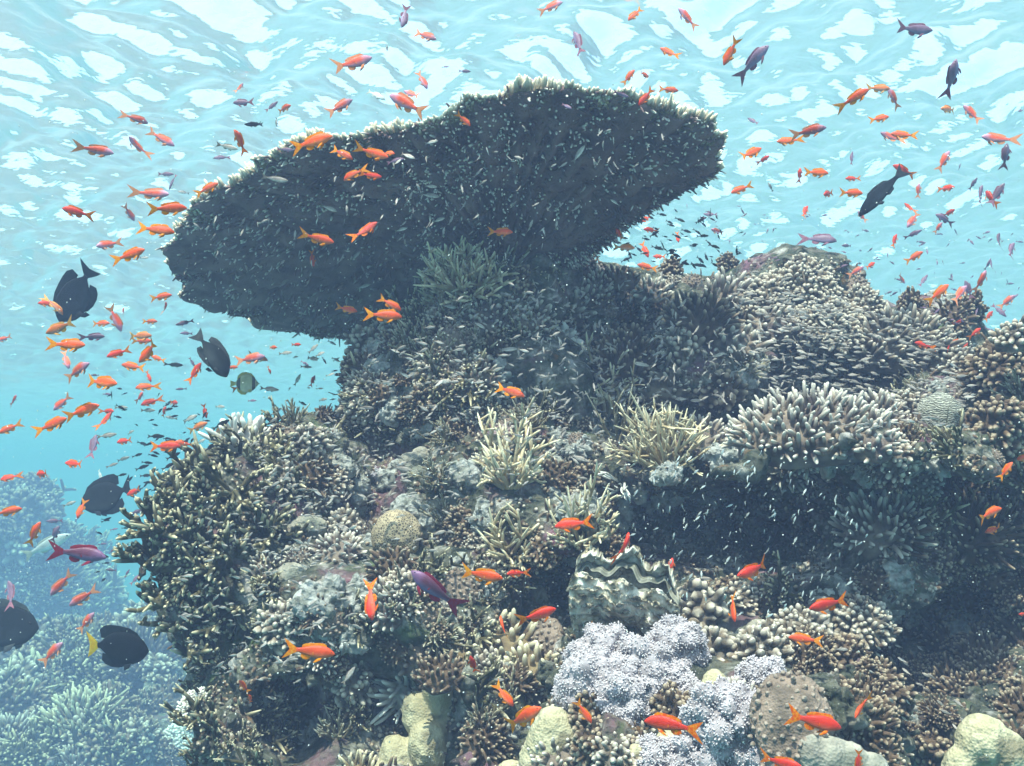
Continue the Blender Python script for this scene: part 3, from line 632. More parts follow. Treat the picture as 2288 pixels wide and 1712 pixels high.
C_('lobes', 1585, 1545, 115, 133, 'porites', "pale egg-shaped lobe standing up between two lilac soft corals", "lobe coral", h=120, bl=[(.05,0,.15,.34,.5),(-.3,0,-.35,.25,.4)], k=.06)
C_('lobes', 1422, 1685, 75, 134, 'porites', "small round yellow lobe below the large orange fish", "lobe coral", h=70, bl=[(0,0,.05,.38,.44)])
C_('lobes', 1505, 1640, 120, 135, 'porites', "dimpled yellow lobe partly under the large orange fish's tail", "lobe coral", h=80, bl=[(0,0,0,.4,.3),(.25,0,.05,.25,.25)], k=.08)
C_('lobes', 1880, 1680, 230, 136, 'greylobe', "wide smooth grey lobes along the bottom edge below the curved red fish", "lobe coral", h=110, dist=-2.2, bl=[(-.3,0,.05,.16,.22),(-.1,0,0,.2,.2),(.1,0,-.05,.2,.2),(.28,-.02,-.1,.18,.16),(0,0,-.2,.3,.2)], k=.04)
C_('lobes', 2210, 1665, 220, 137, 'porites', "big bright lumpy coral rock in the bottom right corner", "lobe coral", h=150, dist=-2.3, bl=[(-.05,0,.1,.26,.28),(.15,0,-.05,.26,.26),(-.28,0,-.15,.18,.2),(.35,0,-.15,.2,.2)], k=.05)
C_('lobes', 645, 1275, 110, 138, 'greylobe', "smooth grey knob on the left flank above the pale rubble", "lobe coral", h=80, bl=[(0,0,0,.4,.32),(.3,0,-.12,.25,.2)], k=.08)
C_('lobes', 935, 1022, 110, 139, 'greylobe', "smooth greenish grey lobes left of the upright staghorn bush", "lobe coral", h=90, bl=[(-.28,0,0,.2,.24),(0,0,.12,.22,.26),(.25,0,.02,.2,.22),(0,0,-.2,.3,.2)], k=.04)
C_('lobes', 1010, 1115, 130, 140, 'greylobe', "pale grey bumpy lobes above right of the brown brain coral", "lobe coral", h=90, bl=[(-.3,0,0,.2,.22),(0,0,.1,.24,.24),(.25,0,.05,.2,.22),(.1,-.1,-.15,.22,.2)], k=.04)
C_('lobes', 1030, 1280, 56, 141, 'greylobe', "small round grey lobe behind the orange fish's tail", "lobe coral", h=56, bl=[(0,0,0,.4,.42)])
C_('lobes', 1200, 1330, 110, 142, 'greylobe', "knobbly grey-white lump on the left edge of the clam", "lobe coral", h=90, bl=[(0,0,.1,.25,.34),(-.22,0,-.1,.22,.25),(.2,0,-.15,.22,.2)], k=.05)
C_('lobes', 1700, 1395, 90, 143, 'greylobe', "smooth pale cap lobe above the grey pitted lump", "lobe coral", h=70, bl=[(0,0,0,.4,.36),(.25,0,-.2,.25,.3)], k=.08)
C_('lobes', 690, 1170, 120, 144, 'greylobe', "dim smooth lobe in the shadow left of the brain coral", "lobe coral", h=70, bl=[(0,0,0,.38,.26),(-.25,0,-.05,.25,.2)], k=.06)
C_('bank', 1770, 1585, 240, 145, 'crust', "brownish pimply encrusting coral mound above the curved red fish", "coral", h=110, d=.8, r=7, lf=.07, toward=.4, up=.4)
# pale rugged rocks and rubble
RK = [(762,1020,90,70,"pale rugged rock on the left ledge"),(800,1075,90,60,"pale rubble lump below the left ledge rock"),(870,1050,80,60,"bumpy rock between the ledge rock and grey lobes"),
      (905,1115,100,70,"grey-white pitted rock behind the brown brain coral"),(950,1140,90,60,"flat pale rock right above the brown brain coral"),(1040,1030,100,60,"grey rubble left of the upright staghorn bush"),
      (1075,1135,80,60,"pale block right of the bumpy lobes"),(720,1310,130,80,"pale ledge rock right of the smooth grey knob"),(810,1310,110,70,"bright rubble above the red fish seen head-on"),
      (770,1350,110,70,"mossy rubble below the pale ledge rock"),(1030,1240,80,50,"white wrinkled rock above the orange fish's tail"),(975,1235,60,50,"brown crusted lump beside the brain coral's foot"),
      (1725,760,130,60,"white rugged rock in the upper right of the reef"),(1690,795,80,60,"white crumbly rock left of the small school"),(1800,790,90,60,"white crumbled rock above the school of grey fish"),
      (1935,780,80,50,"pale yellow rock amid the grey fish on the right slope"),(1860,690,60,50,"small white rock below the skyline head"),(2095,850,60,50,"small white lit knob above the grey brain coral"),
      (2075,1335,110,60,"bright white rock in the lower right shadow"),(2125,1385,120,70,"rough tan rock below the bright white one"),(1990,1350,80,60,"grey lump left of the bright white rock"),
      (1390,1120,110,60,"pink crusted rock left of the dark overhang"),(1290,1115,110,50,"pinkish crusted rock above the cream staghorn"),(1240,1090,60,50,"mossy green-white rock in the gap beside the upright staghorn"),
      (1500,1035,80,50,"pale lip rock at the left end of the overhang"),(1610,1000,90,50,"sandy white rock on the overhang's lip"),(1430,1070,90,50,"light ridge rock at the start of the overhang"),
      (1270,1235,60,40,"white stone at the clam's upper left"),(690,1540,60,70,"green mossy knob on the dark left wall"),(640,1480,50,60,"mossy stump upper on the dark left wall"),
      (700,1620,50,60,"mossy stump lower on the dark left wall"),(1330,1650,110,60,"dark mossy rock between the bottom lobes"),(880,900,70,50,"pale crust in the deep shade left of centre"),
      (860,850,60,30,"pale slanting stick-like rock in the shade left of centre"),(1880,1290,70,50,"tiny pale coral rock in the right hollow"),(1830,1310,60,40,"thin pale crust left of the tiny rock in the hollow"),
      (2010,1260,90,50,"dull rock edge in the right hollow"),(2060,1220,60,40,"pale knobbly edge above the dull rock in the hollow"),(1810,1640,90,50,"lilac-grey rock under the curved red fish's tail"),
      (2060,1700,70,50,"jagged pale rock at the bottom edge near the corner"),(2045,1590,60,50,"blue-white lit stone in the lower right shadow"),(1155,1600,60,40,"white shell-like stone in the dark hollow"),
      (560,1350,90,50,"dull rock in the left shoulder"),(830,1190,60,50,"crumbly rock left of the brown brain coral")]
for k, (x, y, w_, h_, lb) in enumerate(RK):
    C_('rock', x, y, w_ * 1.15, 150 + k, 'pale_rock' if k not in (9, 11, 28, 29, 30, 31, 42) else 'rock', lb, "rock", h=h_ * 1.1, up=.4, toward=.3, group="rocks and rubble lying on the reef")
# brain corals
def brain(px, py, w, label, seed, kind, D=None):
    loc, nr = hit(px, py + w * .3)
    D = D or dep(loc); r_ = W(w, D) / 2; c_ = P(px, py, D) + Vector((0, r_ * .55, 0))
    n = 64; u = (np.arange(n) + .5) / n * pi; v = np.arange(2 * n) / (2 * n) * 2 * pi; U, V = np.meshgrid(u, v, indexing='ij')
    x, y, z = np.sin(U) * np.cos(V), np.sin(U) * np.sin(V), np.cos(U); k = 1 + .11 * fbm(x, y, z, 1.5, seed, 3)
    co = np.stack([x * k, y * k, z * k * .98], -1).reshape(-1, 3) * r_; m = 2 * n
    i = np.arange(n - 1)[:, None] * m; j = np.arange(m)[None]; j2 = (j + 1) % m
    f = np.stack(np.broadcast_arrays(i + j, i + m + j, i + m + j2, i + j2), -1).reshape(-1, 4)
    mt, t, nn, l, b = nodes("brain_coral_" + kind); tc = nn.new("ShaderNodeTexCoord")
    if kind == 'honeycomb':
        vo = nn.new("ShaderNodeTexVoronoi"); vo.feature = 'DISTANCE_TO_EDGE'; vo.inputs["Scale"].default_value = 9.5 / r_ * 1.0; l.new(tc.outputs["Object"], vo.inputs["Vector"]); hgt = vo.outputs["Distance"]
        r1 = ramp(nn, [(0.06, (0.44, 0.34, 0.22)), (0.22, (0.13, 0.10, 0.065))])
    else:
        nz = nn.new("ShaderNodeTexNoise"); nz.inputs["Scale"].default_value = 1.6 / r_; nz.inputs["Detail"].default_value = 1; l.new(tc.outputs["Object"], nz.inputs["Vector"])
        wv = nn.new("ShaderNodeTexWave"); wv.bands_direction = 'Z'; wv.inputs["Scale"].default_value = 3.6 / r_; wv.inputs["Distortion"].default_value = 9; wv.inputs["Detail"].default_value = 2; wv.inputs["Detail Scale"].default_value = 1.4
        l.new(tc.outputs["Object"], wv.inputs["Vector"]); hgt = wv.outputs["Fac"]; r1 = ramp(nn, [(0.2, (0.42, 0.40, 0.33)), (0.7, (0.13, 0.12, 0.10))])
    l.new(hgt, r1.inputs[0]); l.new(r1.outputs[0], b.inputs["Base Color"]); b.inputs["Roughness"].default_value = .9
    bp = nn.new("ShaderNodeBump"); bp.invert = True; bp.inputs["Strength"].default_value = .9; bp.inputs["Distance"].default_value = r_ * .06; l.new(r1.outputs[0], bp.inputs["Height"]) if False else l.new(hgt, bp.inputs["Height"]); l.new(bp.outputs[0], b.inputs["Normal"])
    o = link("brain_coral", mesh_np("brain_coral", co, f, [mt])); o.location = c_; tag(o, label, "brain coral")
KEEP += [(882, 1195, 70, 70), (2112, 922, 60, 60), (1390, 1340, 150, 100)]
brain(882, 1195, 112, "tan honeycombed brain coral ball left of the centre foreground", 5, 'honeycomb')
brain(2112, 922, 98, "round grey brain coral with winding grooves on the right slope", 6, 'meander')

# ---------------------------------------------------------------- giant clam
def clam():
    D = 2.5; loc, nr = hit(1380, 1400)
    if loc is not None: D = dep(loc)
    root = link("giant_clam", None); root.location = P(1392, 1352, D + .04)
    tag(root, "giant clam with wavy fluted shell and banded lips, gaping upward above the lilac soft coral", "clam")
    sc = W(245, D)                                     # width of the clam in metres
    mt, t, n, l, b = nodes("clam_shell"); tc = n.new("ShaderNodeTexCoord")
    at = n.new("ShaderNodeAttribute"); at.attribute_name = "t"
    nz = n.new("ShaderNodeTexNoise"); nz.inputs["Scale"].default_value = 26; nz.inputs["Detail"].default_value = 6; l.new(tc.outputs["Object"], nz.inputs["Vector"])
    r1 = ramp(n, [(0.36, (0.20, 0.17, 0.11)), (0.50, (0.55, 0.48, 0.38)), (0.64, (0.80, 0.74, 0.66))]); l.new(nz.outputs["Fac"], r1.inputs[0])
    r2 = ramp(n, [(0.0, (0.25, 0.24, 0.18)), (0.5, (1, 1, 1))]); l.new(at.outputs["Fac"], r2.inputs[0])
    mx = n.new("ShaderNodeMix"); mx.data_type = 'RGBA'; mx.blend_type = 'MULTIPLY'; mx.inputs[0].default_value = 1; l.new(r1.outputs[0], mx.inputs[6]); l.new(r2.outputs[0], mx.inputs[7])
    l.new(mx.outputs[2], b.inputs["Base Color"]); b.inputs["Roughness"].default_value = .8
    bp = n.new("ShaderNodeBump"); bp.inputs["Strength"].default_value = .6; bp.inputs["Distance"].default_value = .006; l.new(nz.outputs["Fac"], bp.inputs["Height"]); l.new(bp.outputs[0], b.inputs["Normal"])
    mm, t, n, l, b = nodes("clam_mantle"); tc = n.new("ShaderNodeTexCoord")
    at = n.new("ShaderNodeAttribute"); at.attribute_name = "t"
    wv = n.new("ShaderNodeMath"); wv.operation = 'SINE'; ml = n.new("ShaderNodeMath"); ml.operation = 'MULTIPLY'; ml.inputs[1].default_value = 26
    l.new(at.outputs["Fac"], ml.inputs[0]); l.new(ml.outputs[0], wv.inputs[0])
    r3 = ramp(n, [(0.2, (0.13, 0.125, 0.095)), (0.85, (0.22, 0.21, 0.165))]); l.new(wv.outputs[0], r3.inputs[0]); l.new(r3.outputs[0], b.inputs["Base Color"]); b.inputs["Roughness"].default_value = .6
    def grid(co, nu, nv, thick, closed=False):
        me = None; i = np.arange(nu - 1)[:, None] * nv; j = np.arange(nv - 1)[None]
        f = np.stack(np.broadcast_arrays(i + j, i + nv + j, i + nv + j + 1, i + j + 1), -1).reshape(-1, 4)
        return co, f
    def valve(name, side, tilt, h, mat_):
        nu, nv = 260, 90; u = np.linspace(-1, 1, nu); v = np.linspace(0, 1, nv); U, V = np.meshgrid(u, v, indexing='ij')
        folds = 2.7; F_ = np.cos(U * pi * folds + .6 + .5 * np.sin(V * 5 + U * 3))
        rows = 7.0; saw = (V * rows + .30 * F_ + .25 * np.sin(U * 17 + np.floor(V * rows + .30 * F_) * 2.1)) % 1.0
        wdt = np.sin(np.clip(V, 0, 1) * pi / 2 * .9 + .25)
        x = U * .5 * sc * (.62 + .38 * wdt)
        y = -side * (np.sin(V * pi * .62) * .34 * sc * np.sqrt(np.clip(1 - U ** 2 * .8, 0, 1)) + F_ * .055 * sc * V + saw ** 2.2 * .05 * sc * (.3 + V))
        z = (V - .55) * h * sc + F_ * .05 * sc * V ** 2 - np.abs(U) ** 2.5 * .12 * sc + saw ** 3 * .012 * sc
        nn_ = .005 * sc * fbm(x / sc, y / sc, z / sc, 11, 3, 3, True)
        co = np.stack([x, y + nn_ * 4, z + nn_ * 3], -1).reshape(-1, 3)
        co, f = grid(co, nu, nv, 0)
        o_ = link(name, mesh_np(name, co, f, [mat_], True, {'t': (1 - saw).ravel() if True else V.ravel()}), root); o_.rotation_euler = (tilt, 0, 0)
        sm = o_.modifiers.new("s", 'SOLIDIFY'); sm.thickness = .012 * sc; sm.offset = side * -1
        return U, F_
    valve("valve", 1, R(-14), .62, mt); valve("valve", -1, R(30), .66, mt)
    # frilled lips: thick folded bands following the zigzag mouth
    for side, oy, oz, ph in ((1, -.10, .245, .6), (-1, .16, .315, .6)):
        nu, nv = 300, 26; u = np.linspace(-1, 1, nu); v = np.linspace(-1, 1, nv); U, V = np.meshgrid(u, v, indexing='ij'); F_ = np.cos(U * pi * 2.7 + ph)
        x = U * .50 * sc + V * .015 * sc * np.sin(U * pi * 2.7 + ph)
        y = (oy * np.sqrt(1 - .75 * U ** 2) - side * F_ * .05) * sc + V * .06 * sc * -side
        z = oz * sc - np.abs(U) ** 2.2 * .14 * sc + F_ * .03 * sc + .02 * sc * np.sin(U * 21) - V ** 2 * .03 * sc
        co = np.stack([x, y, z], -1).reshape(-1, 3); co, f = grid(co, nu, nv, 0)
        o_ = link("mantle_lip", mesh_np("mantle_lip", co, f, [mm], True, {'t': (V * .5 + .5).ravel()}), root); sm = o_.modifiers.new("s", 'SOLIDIFY'); sm.thickness = .02 * sc
    root.rotation_euler = (R(22), R(12), R(-12))
clam()

# ---------------------------------------------------------------- corals on the distant reef
FC = [('cauli',60,1085,130,'brownf',"hazy coral head topping the distant reef at the left edge"),('cauli',95,1180,150,'brownf',"hazy coral head below the top of the distant left reef"),('bank',90,1300,150,'brownf',"hazy branching coral field in the middle of the distant left reef"),
      ('cauli',215,1440,150,'antler',"round hazy coral head below the open blue channel at left"),('cauli',60,1300,130,'brownf',"hazy coral lump at the left edge above the big black fish"),
      ('bank',110,1545,200,'cream',"pale green bushy coral at the lower left"),('bank',180,1600,150,'cream',"pale speckled bushy coral right of the lower left bush"),('cauli',60,1690,150,'antler',"rounded rough coral head in the bottom left corner"),
      ('bank',165,1700,110,'finger',"low finger coral at the bottom edge on the left"),('cauli',440,1560,90,'white',"bright lit coral knob at the lower left beside the dark wall"),('cauli',400,1640,90,'white',"lit pale coral patch near the bottom left"),
      ('cauli',275,1610,110,'brownf',"hazy pale mound between the lower left corals"),('bank',310,1450,150,'brownf',"faint hazy coral under the black yellow-tailed fish"),('bank',30,1640,110,'finger',"finger coral slanting at the bottom left edge"),('bank',340,1380,120,'cauli',"hazy coral fringe right below the blue channel")]
for k, (kd, x, y, w_, mt_, lb) in enumerate(FC):
    C_(kd, x, y, w_, 200 + k, mt_, lb, "coral", h=w_ * .62, r=w_ * .028, up=.7, toward=.3, sink=.0, group="corals on the hazy reef at the left")

# ---------------------------------------------------------------- small colonies crowding the rock: kinds built once, then copied
_rng = random.Random(8)
KINDS = []
for k, (fn, mt_, nm, lb) in enumerate([
    (lambda: finger_bank(.14, .12, .05, .032, .0065, 301, dens=1), 'finger', 'finger_coral', "small clump of pale-tipped finger coral crowding the reef"),
    (lambda: finger_bank(.12, .12, .04, .028, .006, 302, dens=1), 'brownf', 'finger_coral', "small clump of dark brown finger coral crowding the reef"),
    (lambda: cauliflower(.12, .11, .07, .0075, 303), 'cauli', 'cauliflower_coral', "small grey knobby coral crowding the reef"),
    (lambda: cauliflower(.10, .10, .06, .0065, 304), 'brownf', 'cauliflower_coral', "small dark knobby coral crowding the reef"),
    (lambda: staghorn(.16, .10, .0068, 305, 9, (3, 1), .4, blunt=.85), 'antler', 'branching_coral', "small olive branching coral crowding the reef"),
    (lambda: staghorn(.14, .08, .0045, 306, 12, (3, 1), .6), 'stag_dim', 'branching_coral', "small dull twig coral crowding the reef"),
    (lambda: iso_blobs([(0, 0, 0, .05, .05, .04), (.04, .01, .01, .03, .03, .03), (-.03, .03, 0, .035, .03, .03)], .004, .012, 38, .01, 307, True, .002, 200), 'pale_rock', 'rock_lump', "small pale rubble stone wedged in the reef"),
    (lambda: iso_blobs([(0, 0, 0, .05, .05, .03), (.05, -.01, 0, .04, .03, .03)], .004, .010, 30, .01, 308, True, .003, 160), 'rock', 'rock_lump', "small mottled rubble stone wedged in the reef"),
    (lambda: finger_bank(.13, .12, .045, .010, .006, 309, dens=1.1), 'crust', 'crust_coral', "small brown crust coral patch on the reef")]):
    co, f, t = fn(); KINDS.append((mesh_np(nm, co, f, [M[mt_]], True, {'t': t}), nm, lb))
WT = [1.3, 2.0, 1.2, 2.0, 1.2, 1.0, 1.2, 1.4, .8]
cnt = 0; tries = 0
while cnt < 640 and tries < 12000:
    tries += 1
    px, py = _rng.uniform(300, 2288), _rng.uniform(590, 1712)
    if cnt < 90: px, py = _rng.uniform(740, 1350), _rng.uniform(620, 960)
    if px < 900 and py > 1400 and _rng.random() < .6: continue
    if 1400 < px < 1980 and 1060 < py < 1330 and _rng.random() < .92: continue
    loc, nr = REEF.ray_cast(Vector((0, 0, 0)), ray(px, py).normalized())[:2]
    if loc is None: continue
    if any(abs(px - a) < w_ and abs(py - b) < h_ and _rng.random() < .85 for a, b, w_, h_ in KEEP): continue
    k = _rng.choices(range(9), WT)[0]
    if px < 620 and _rng.random() < .7: k = 4
    if px > 1280 and py < 780 and k in (4, 5): k = 3
    if px > 1850 and py > 1180 and k not in (1, 3, 7): k = _rng.choice((1, 3, 7, 1))  # lower right: dark kinds only, the deep shadow there put into their colour
    me, nm, lb = KINDS[k]; o = link(nm, me); s_ = _rng.uniform(.55, 1.25) * (1.1 if py < 900 else .95)
    where = "right half" if px > 1300 else ("left flank" if px < 700 else "middle")
    o.matrix_world = Matrix.Translation(loc - nr * .008) @ frame_of(nr, .35, _rng.uniform(0, 6.28), .15) @ Matrix.Diagonal((s_, s_, s_ * _rng.uniform(.8, 1.3), 1))
    tag(o, lb + " in its " + where, "coral" if 'coral' in nm else "rock", lb + " in its " + where); cnt += 1
cnt = 0; tries = 0
while cnt < 170 and tries < 3000:
    tries += 1
    px, py = _rng.uniform(0, 520), _rng.uniform(1060, 1712)
    O = Vector((0, 0, 0)); d_ = ray(px, py).normalized(); a = REEF.ray_cast(O, d_); b = FAR.ray_cast(O, d_)
    if b[0] is None or (a[0] is not None and a[3] < b[3]): continue
    k = _rng.choices(range(5), [.5, 1.6, .6, 2.0, 1.6])[0]; me, nm, lb = KINDS[k]; o = link(nm, me); s_ = _rng.uniform(.8, 1.8) * b[3] / 5
    o.matrix_world = Matrix.Translation(b[0] - b[1] * .01) @ frame_of(b[1], .5, _rng.uniform(0, 6.28), .1) @ Matrix.Diagonal((s_, s_, s_, 1))
    lb = lb.replace("crowding the reef", "on the hazy reef at the left"); tag(o, lb, "coral", lb); cnt += 1
# turf of nubs, knobs and tiny branch tips all over the rock
def turf():
    rng = np.random.RandomState(77); P0, N0 = [], []
    r_ = random.Random(5)
    for _ in range(15000):
        px, py = r_.uniform(300, 2300), r_.uniform(580, 1720)
        a = REEF.ray_cast(Vector((0, 0, 0)), ray(px, py).normalized())
        if a[0] is None: continue
        if vnoise(np.float32(a[0].x * 5), np.float32(a[0].y * 5), np.float32(a[0].z * 5), 6) < -.15: continue
        P0.append(a[0] - a[1] * .004); N0.append((a[1] * .6 + Vector((0, -.1, .5))).normalized())
    P0 = np.array(P0); N0 = np.array(N0); n = len(P0)
    cl = rng.rand(n)
    g = fingers(P0, N0, np.where(cl < .3, rng.uniform(.015, .035, n), rng.uniform(.006, .016, n)), np.where(cl < .3, .0045, rng.uniform(.005, .011, n)), rng, 5, 5, .25, 1.0, .5)
    for k, (nm, mt_) in enumerate((("a", 'brownf'), ("b", 'cauli'))):
        sel = (rng.rand(n) < .62); sel = sel if k == 0 else ~sel
        if k == 0: keep = sel
        else: sel = ~keep
        gg = fingers(P0[sel], N0[sel], np.where(cl < .3, .026, .011)[sel] * rng.uniform(.6, 1.3, sel.sum()), np.where(cl < .3, .0045, .0075)[sel] * rng.uniform(.7, 1.3, sel.sum()), rng, 5, 5, .25, 1.0, .5)
        o = link("coral_turf", mesh_np("coral_turf", gg[0], gg[1], [M[mt_]], True, {'t': gg[2]})); tag(o, "tiny nubs and sprigs of coral turf covering the reef rock", None, kind='stuff')
turf()
# ---------------------------------------------------------------- fish
def skin(name, top, belly, head=None, rough=.45, stripe=None, dots=0.0):
    m, t, n, l, b = nodes(name)
    at = n.new("ShaderNodeAttribute"); at.attribute_name = "v"
    r1 = ramp(n, [(0.28, belly), (0.55, top)]); l.new(at.outputs["Fac"], r1.inputs[0]); last = r1.outputs[0]
    tc = n.new("ShaderNodeTexCoord")
    if head:
        a2 = n.new("ShaderNodeAttribute"); a2.attribute_name = "t"; r2 = ramp(n, [(0.0, (1, 1, 1)), (0.16, (.75, .75, .75)), (0.30, (0, 0, 0))]); l.new(a2.outputs["Fac"], r2.inputs[0])
        mx = n.new("ShaderNodeMix"); mx.data_type = 'RGBA'; l.new(r2.outputs[0], mx.inputs[0]); l.new(last, mx.inputs[6]); mx.inputs[7].default_value = (*head, 1); last = mx.outputs[2]
    if stripe:
        a2 = n.new("ShaderNodeAttribute"); a2.attribute_name = "t"; r2 = ramp(n, stripe[0]); r2.color_ramp.interpolation = 'CONSTANT'; l.new(a2.outputs["Fac"], r2.inputs[0])
        mx = n.new("ShaderNodeMix"); mx.data_type = 'RGBA'; l.new(r2.outputs[0], mx.inputs[0]); l.new(last, mx.inputs[6]); mx.inputs[7].default_value = (*stripe[1], 1); last = mx.outputs[2]
    nz = n.new("ShaderNodeTexNoise"); nz.inputs["Scale"].default_value = 7; nz.inputs["Detail"].default_value = 4; l.new(tc.outputs["Object"], nz.inputs["Vector"])
    r3 = ramp(n, [(0.3, (.72, .72, .72)), (0.65, (1.08, 1.08, 1.08))]); l.new(nz.outputs["Fac"], r3.inputs[0])
    m3 = n.new("ShaderNodeMix"); m3.data_type = 'RGBA'; m3.blend_type = 'MULTIPLY'; m3.inputs[0].default_value = 1; l.new(last, m3.inputs[6]); l.new(r3.outputs[0], m3.inputs[7])
    oi = n.new("ShaderNodeObjectInfo"); hs = n.new("ShaderNodeHueSaturation"); mr = n.new("ShaderNodeMapRange"); mr.inputs[3].default_value = .6; mr.inputs[4].default_value = 1.2
    l.new(oi.outputs["Random"], mr.inputs[0]); l.new(mr.outputs[0], hs.inputs["Value"]); l.new(m3.outputs[2], hs.inputs["Color"])
    l.new(hs.outputs[0], b.inputs["Base Color"]); b.inputs["Roughness"].default_value = .9 if max(top) < .1 else rough; b.inputs["Specular IOR Level"].default_value = .05 if max(top) < .1 else .4
    vo = n.new("ShaderNodeTexVoronoi"); vo.inputs["Scale"].default_value = 55; l.new(tc.outputs["Object"], vo.inputs["Vector"])
    bp = n.new("ShaderNodeBump"); bp.inputs["Strength"].default_value = .25; bp.inputs["Distance"].default_value = .003; l.new(vo.outputs["Distance"], bp.inputs["Height"]); l.new(bp.outputs[0], b.inputs["Normal"])
    return m
def finmat(name, colr, edge, alpha_like=.35):
    m, t, n, l, b = nodes(name); tc = n.new("ShaderNodeTexCoord")
    nz = n.new("ShaderNodeTexNoise"); nz.inputs["Scale"].default_value = 18; l.new(tc.outputs["Object"], nz.inputs["Vector"])
    r = ramp(n, [(0.4, colr), (0.65, edge)]); l.new(nz.outputs["Fac"], r.inputs[0]); l.new(r.outputs[0], b.inputs["Base Color"]); b.inputs["Roughness"].default_value = .6; b.inputs["Specular IOR Level"].default_value = .1
    tr = n.new("ShaderNodeBsdfTranslucent"); l.new(r.outputs[0], tr.inputs[0]); mx = n.new("ShaderNodeMixShader"); mx.inputs[0].default_value = alpha_like
    l.new(b.outputs[0], mx.inputs[1]); l.new(tr.outputs[0], mx.inputs[2]); l.new(mx.outputs[0], n["Material Output"].inputs["Surface"])
    return m
FM = {
 'orange': (skin("anthias_orange", (0.88, 0.085, 0.012), (0.92, 0.20, 0.07)), finmat("anthias_fin", (0.85, 0.22, 0.01), (0.90, 0.42, 0.03))),
 'red': (skin("anthias_red", (0.80, 0.035, 0.012), (0.88, 0.12, 0.05)), finmat("anthias_red_fin", (0.80, 0.12, 0.01), (0.88, 0.33, 0.02))),
 'pale': (skin("anthias_pale", (0.90, 0.22, 0.06), (0.85, 0.36, 0.26)), finmat("anthias_pale_fin", (0.9, 0.38, 0.10), (0.9, 0.55, 0.2))),
 'pink': (skin("anthias_pink", (0.82, 0.10, 0.05), (0.60, 0.26, 0.34), (0.55, 0.28, 0.42)), finmat("anthias_pink_fin", (0.85, 0.30, 0.14), (0.8, 0.4, 0.25))),
 'violet': (skin("anthias_violet", (0.17, 0.045, 0.09), (0.20, 0.12, 0.25), (0.24, 0.11, 0.24)), finmat("anthias_violet_fin", (0.38, 0.035, 0.06), (0.32, 0.05, 0.11))),
 'mauve': (skin("mauve", (0.22, 0.12, 0.19), (0.30, 0.22, 0.36)), finmat("mauve_fin", (0.30, 0.12, 0.18), (0.4, 0.2, 0.25))),
 'grey': (skin("grey", (0.42, 0.35, 0.31), (0.80, 0.70, 0.64)), finmat("grey_fin", (0.2, 0.18, 0.15), (0.32, 0.25, 0.2))),
 'dark': (skin("dark", (0.02, 0.024, 0.028), (0.04, 0.045, 0.048)), finmat("dark_fin", (0.04, 0.045, 0.05), (0.07, 0.07, 0.07), .1)),
 'black': (skin("black", (0.016, 0.020, 0.026), (0.03, 0.034, 0.04)), finmat("black_fin", (0.012, 0.015, 0.02), (0.02, 0.024, 0.03), .05)),
 'silver': (skin("silver", (0.45, 0.48, 0.48), (0.75, 0.78, 0.76)), finmat("silver_fin", (0.5, 0.5, 0.45), (0.6, 0.6, 0.5))),
 'yellow': (None, finmat("yellow_fin", (0.85, 0.42, 0.01), (0.9, 0.55, 0.02), .2)),
 'cream': (skin("butterfly", (0.42, 0.40, 0.22), (0.55, 0.52, 0.34), None, .5, ([(0.0, (0, 0, 0)), (0.14, (1, 1, 1)), (0.24, (0, 0, 0)), (0.62, (1, 1, 1)), (0.74, (0, 0, 0))], (0.05, 0.05, 0.03))), finmat("butterfly_fin", (0.6, 0.5, 0.12), (0.5, 0.45, 0.2))),
}
m_, t_, n_, l_, b_ = nodes("eye"); b_.inputs["Base Color"].default_value = (0.015, 0.01, 0.02, 1); b_.inputs["Roughness"].default_value = .15; M['eye'] = m_
m_, t_, n_, l_, b_ = nodes("iris"); b_.inputs["Base Color"].default_value = (0.30, 0.12, 0.40, 1); b_.inputs["Roughness"].default_value = .3; M['iris'] = m_

# profile rows: x (0 snout .. 1 tail root .. ), z top, z bottom, half width ; total body length about 0.8 of the fish
PROF = {
 'anthias': [(0.0,.006,-.012,.006),(.02,.030,-.030,.022),(.06,.062,-.052,.040),(.12,.100,-.080,.056),(.20,.130,-.108,.066),(.30,.145,-.125,.068),(.40,.140,-.122,.063),(.50,.120,-.104,.052),(.60,.090,-.078,.038),(.68,.064,-.056,.026),(.74,.048,-.044,.017),(.79,.046,-.044,.010)],
 'tang': [(0.0,.01,-.02,.006),(.03,.07,-.06,.022),(.08,.14,-.12,.038),(.16,.20,-.19,.052),(.28,.245,-.235,.060),(.42,.25,-.24,.058),(.55,.225,-.215,.048),(.66,.165,-.155,.034),(.74,.09,-.085,.022),(.79,.045,-.042,.014),(.83,.04,-.038,.010)],
 'disc': [(0.0,.004,-.008,.005),(.05,.035,-.035,.015),(.10,.10,-.10,.028),(.18,.21,-.20,.040),(.30,.29,-.28,.046),(.45,.31,-.30,.046),(.58,.27,-.26,.038),(.68,.18,-.17,.026),(.75,.08,-.075,.016),(.80,.055,-.05,.010)],
 'slim': [(0.0,.005,-.008,.005),(.04,.035,-.032,.020),(.12,.075,-.068,.036),(.25,.105,-.100,.046),(.38,.110,-.105,.046),(.52,.092,-.088,.038),(.64,.064,-.060,.026),(.74,.036,-.034,.015),(.79,.032,-.030,.009)],
}
def bendf(co, b):
    co = np.array(co, float); s = np.clip(.45 - co[:, 0], 0, 2) - np.clip(co[:, 0] - .45, 0, 2) * 0
    t = (.45 - co[:, 0]); co[:, 1] += b * np.where(t > 0, t ** 2 * 1.5, t ** 2 * .8); return co
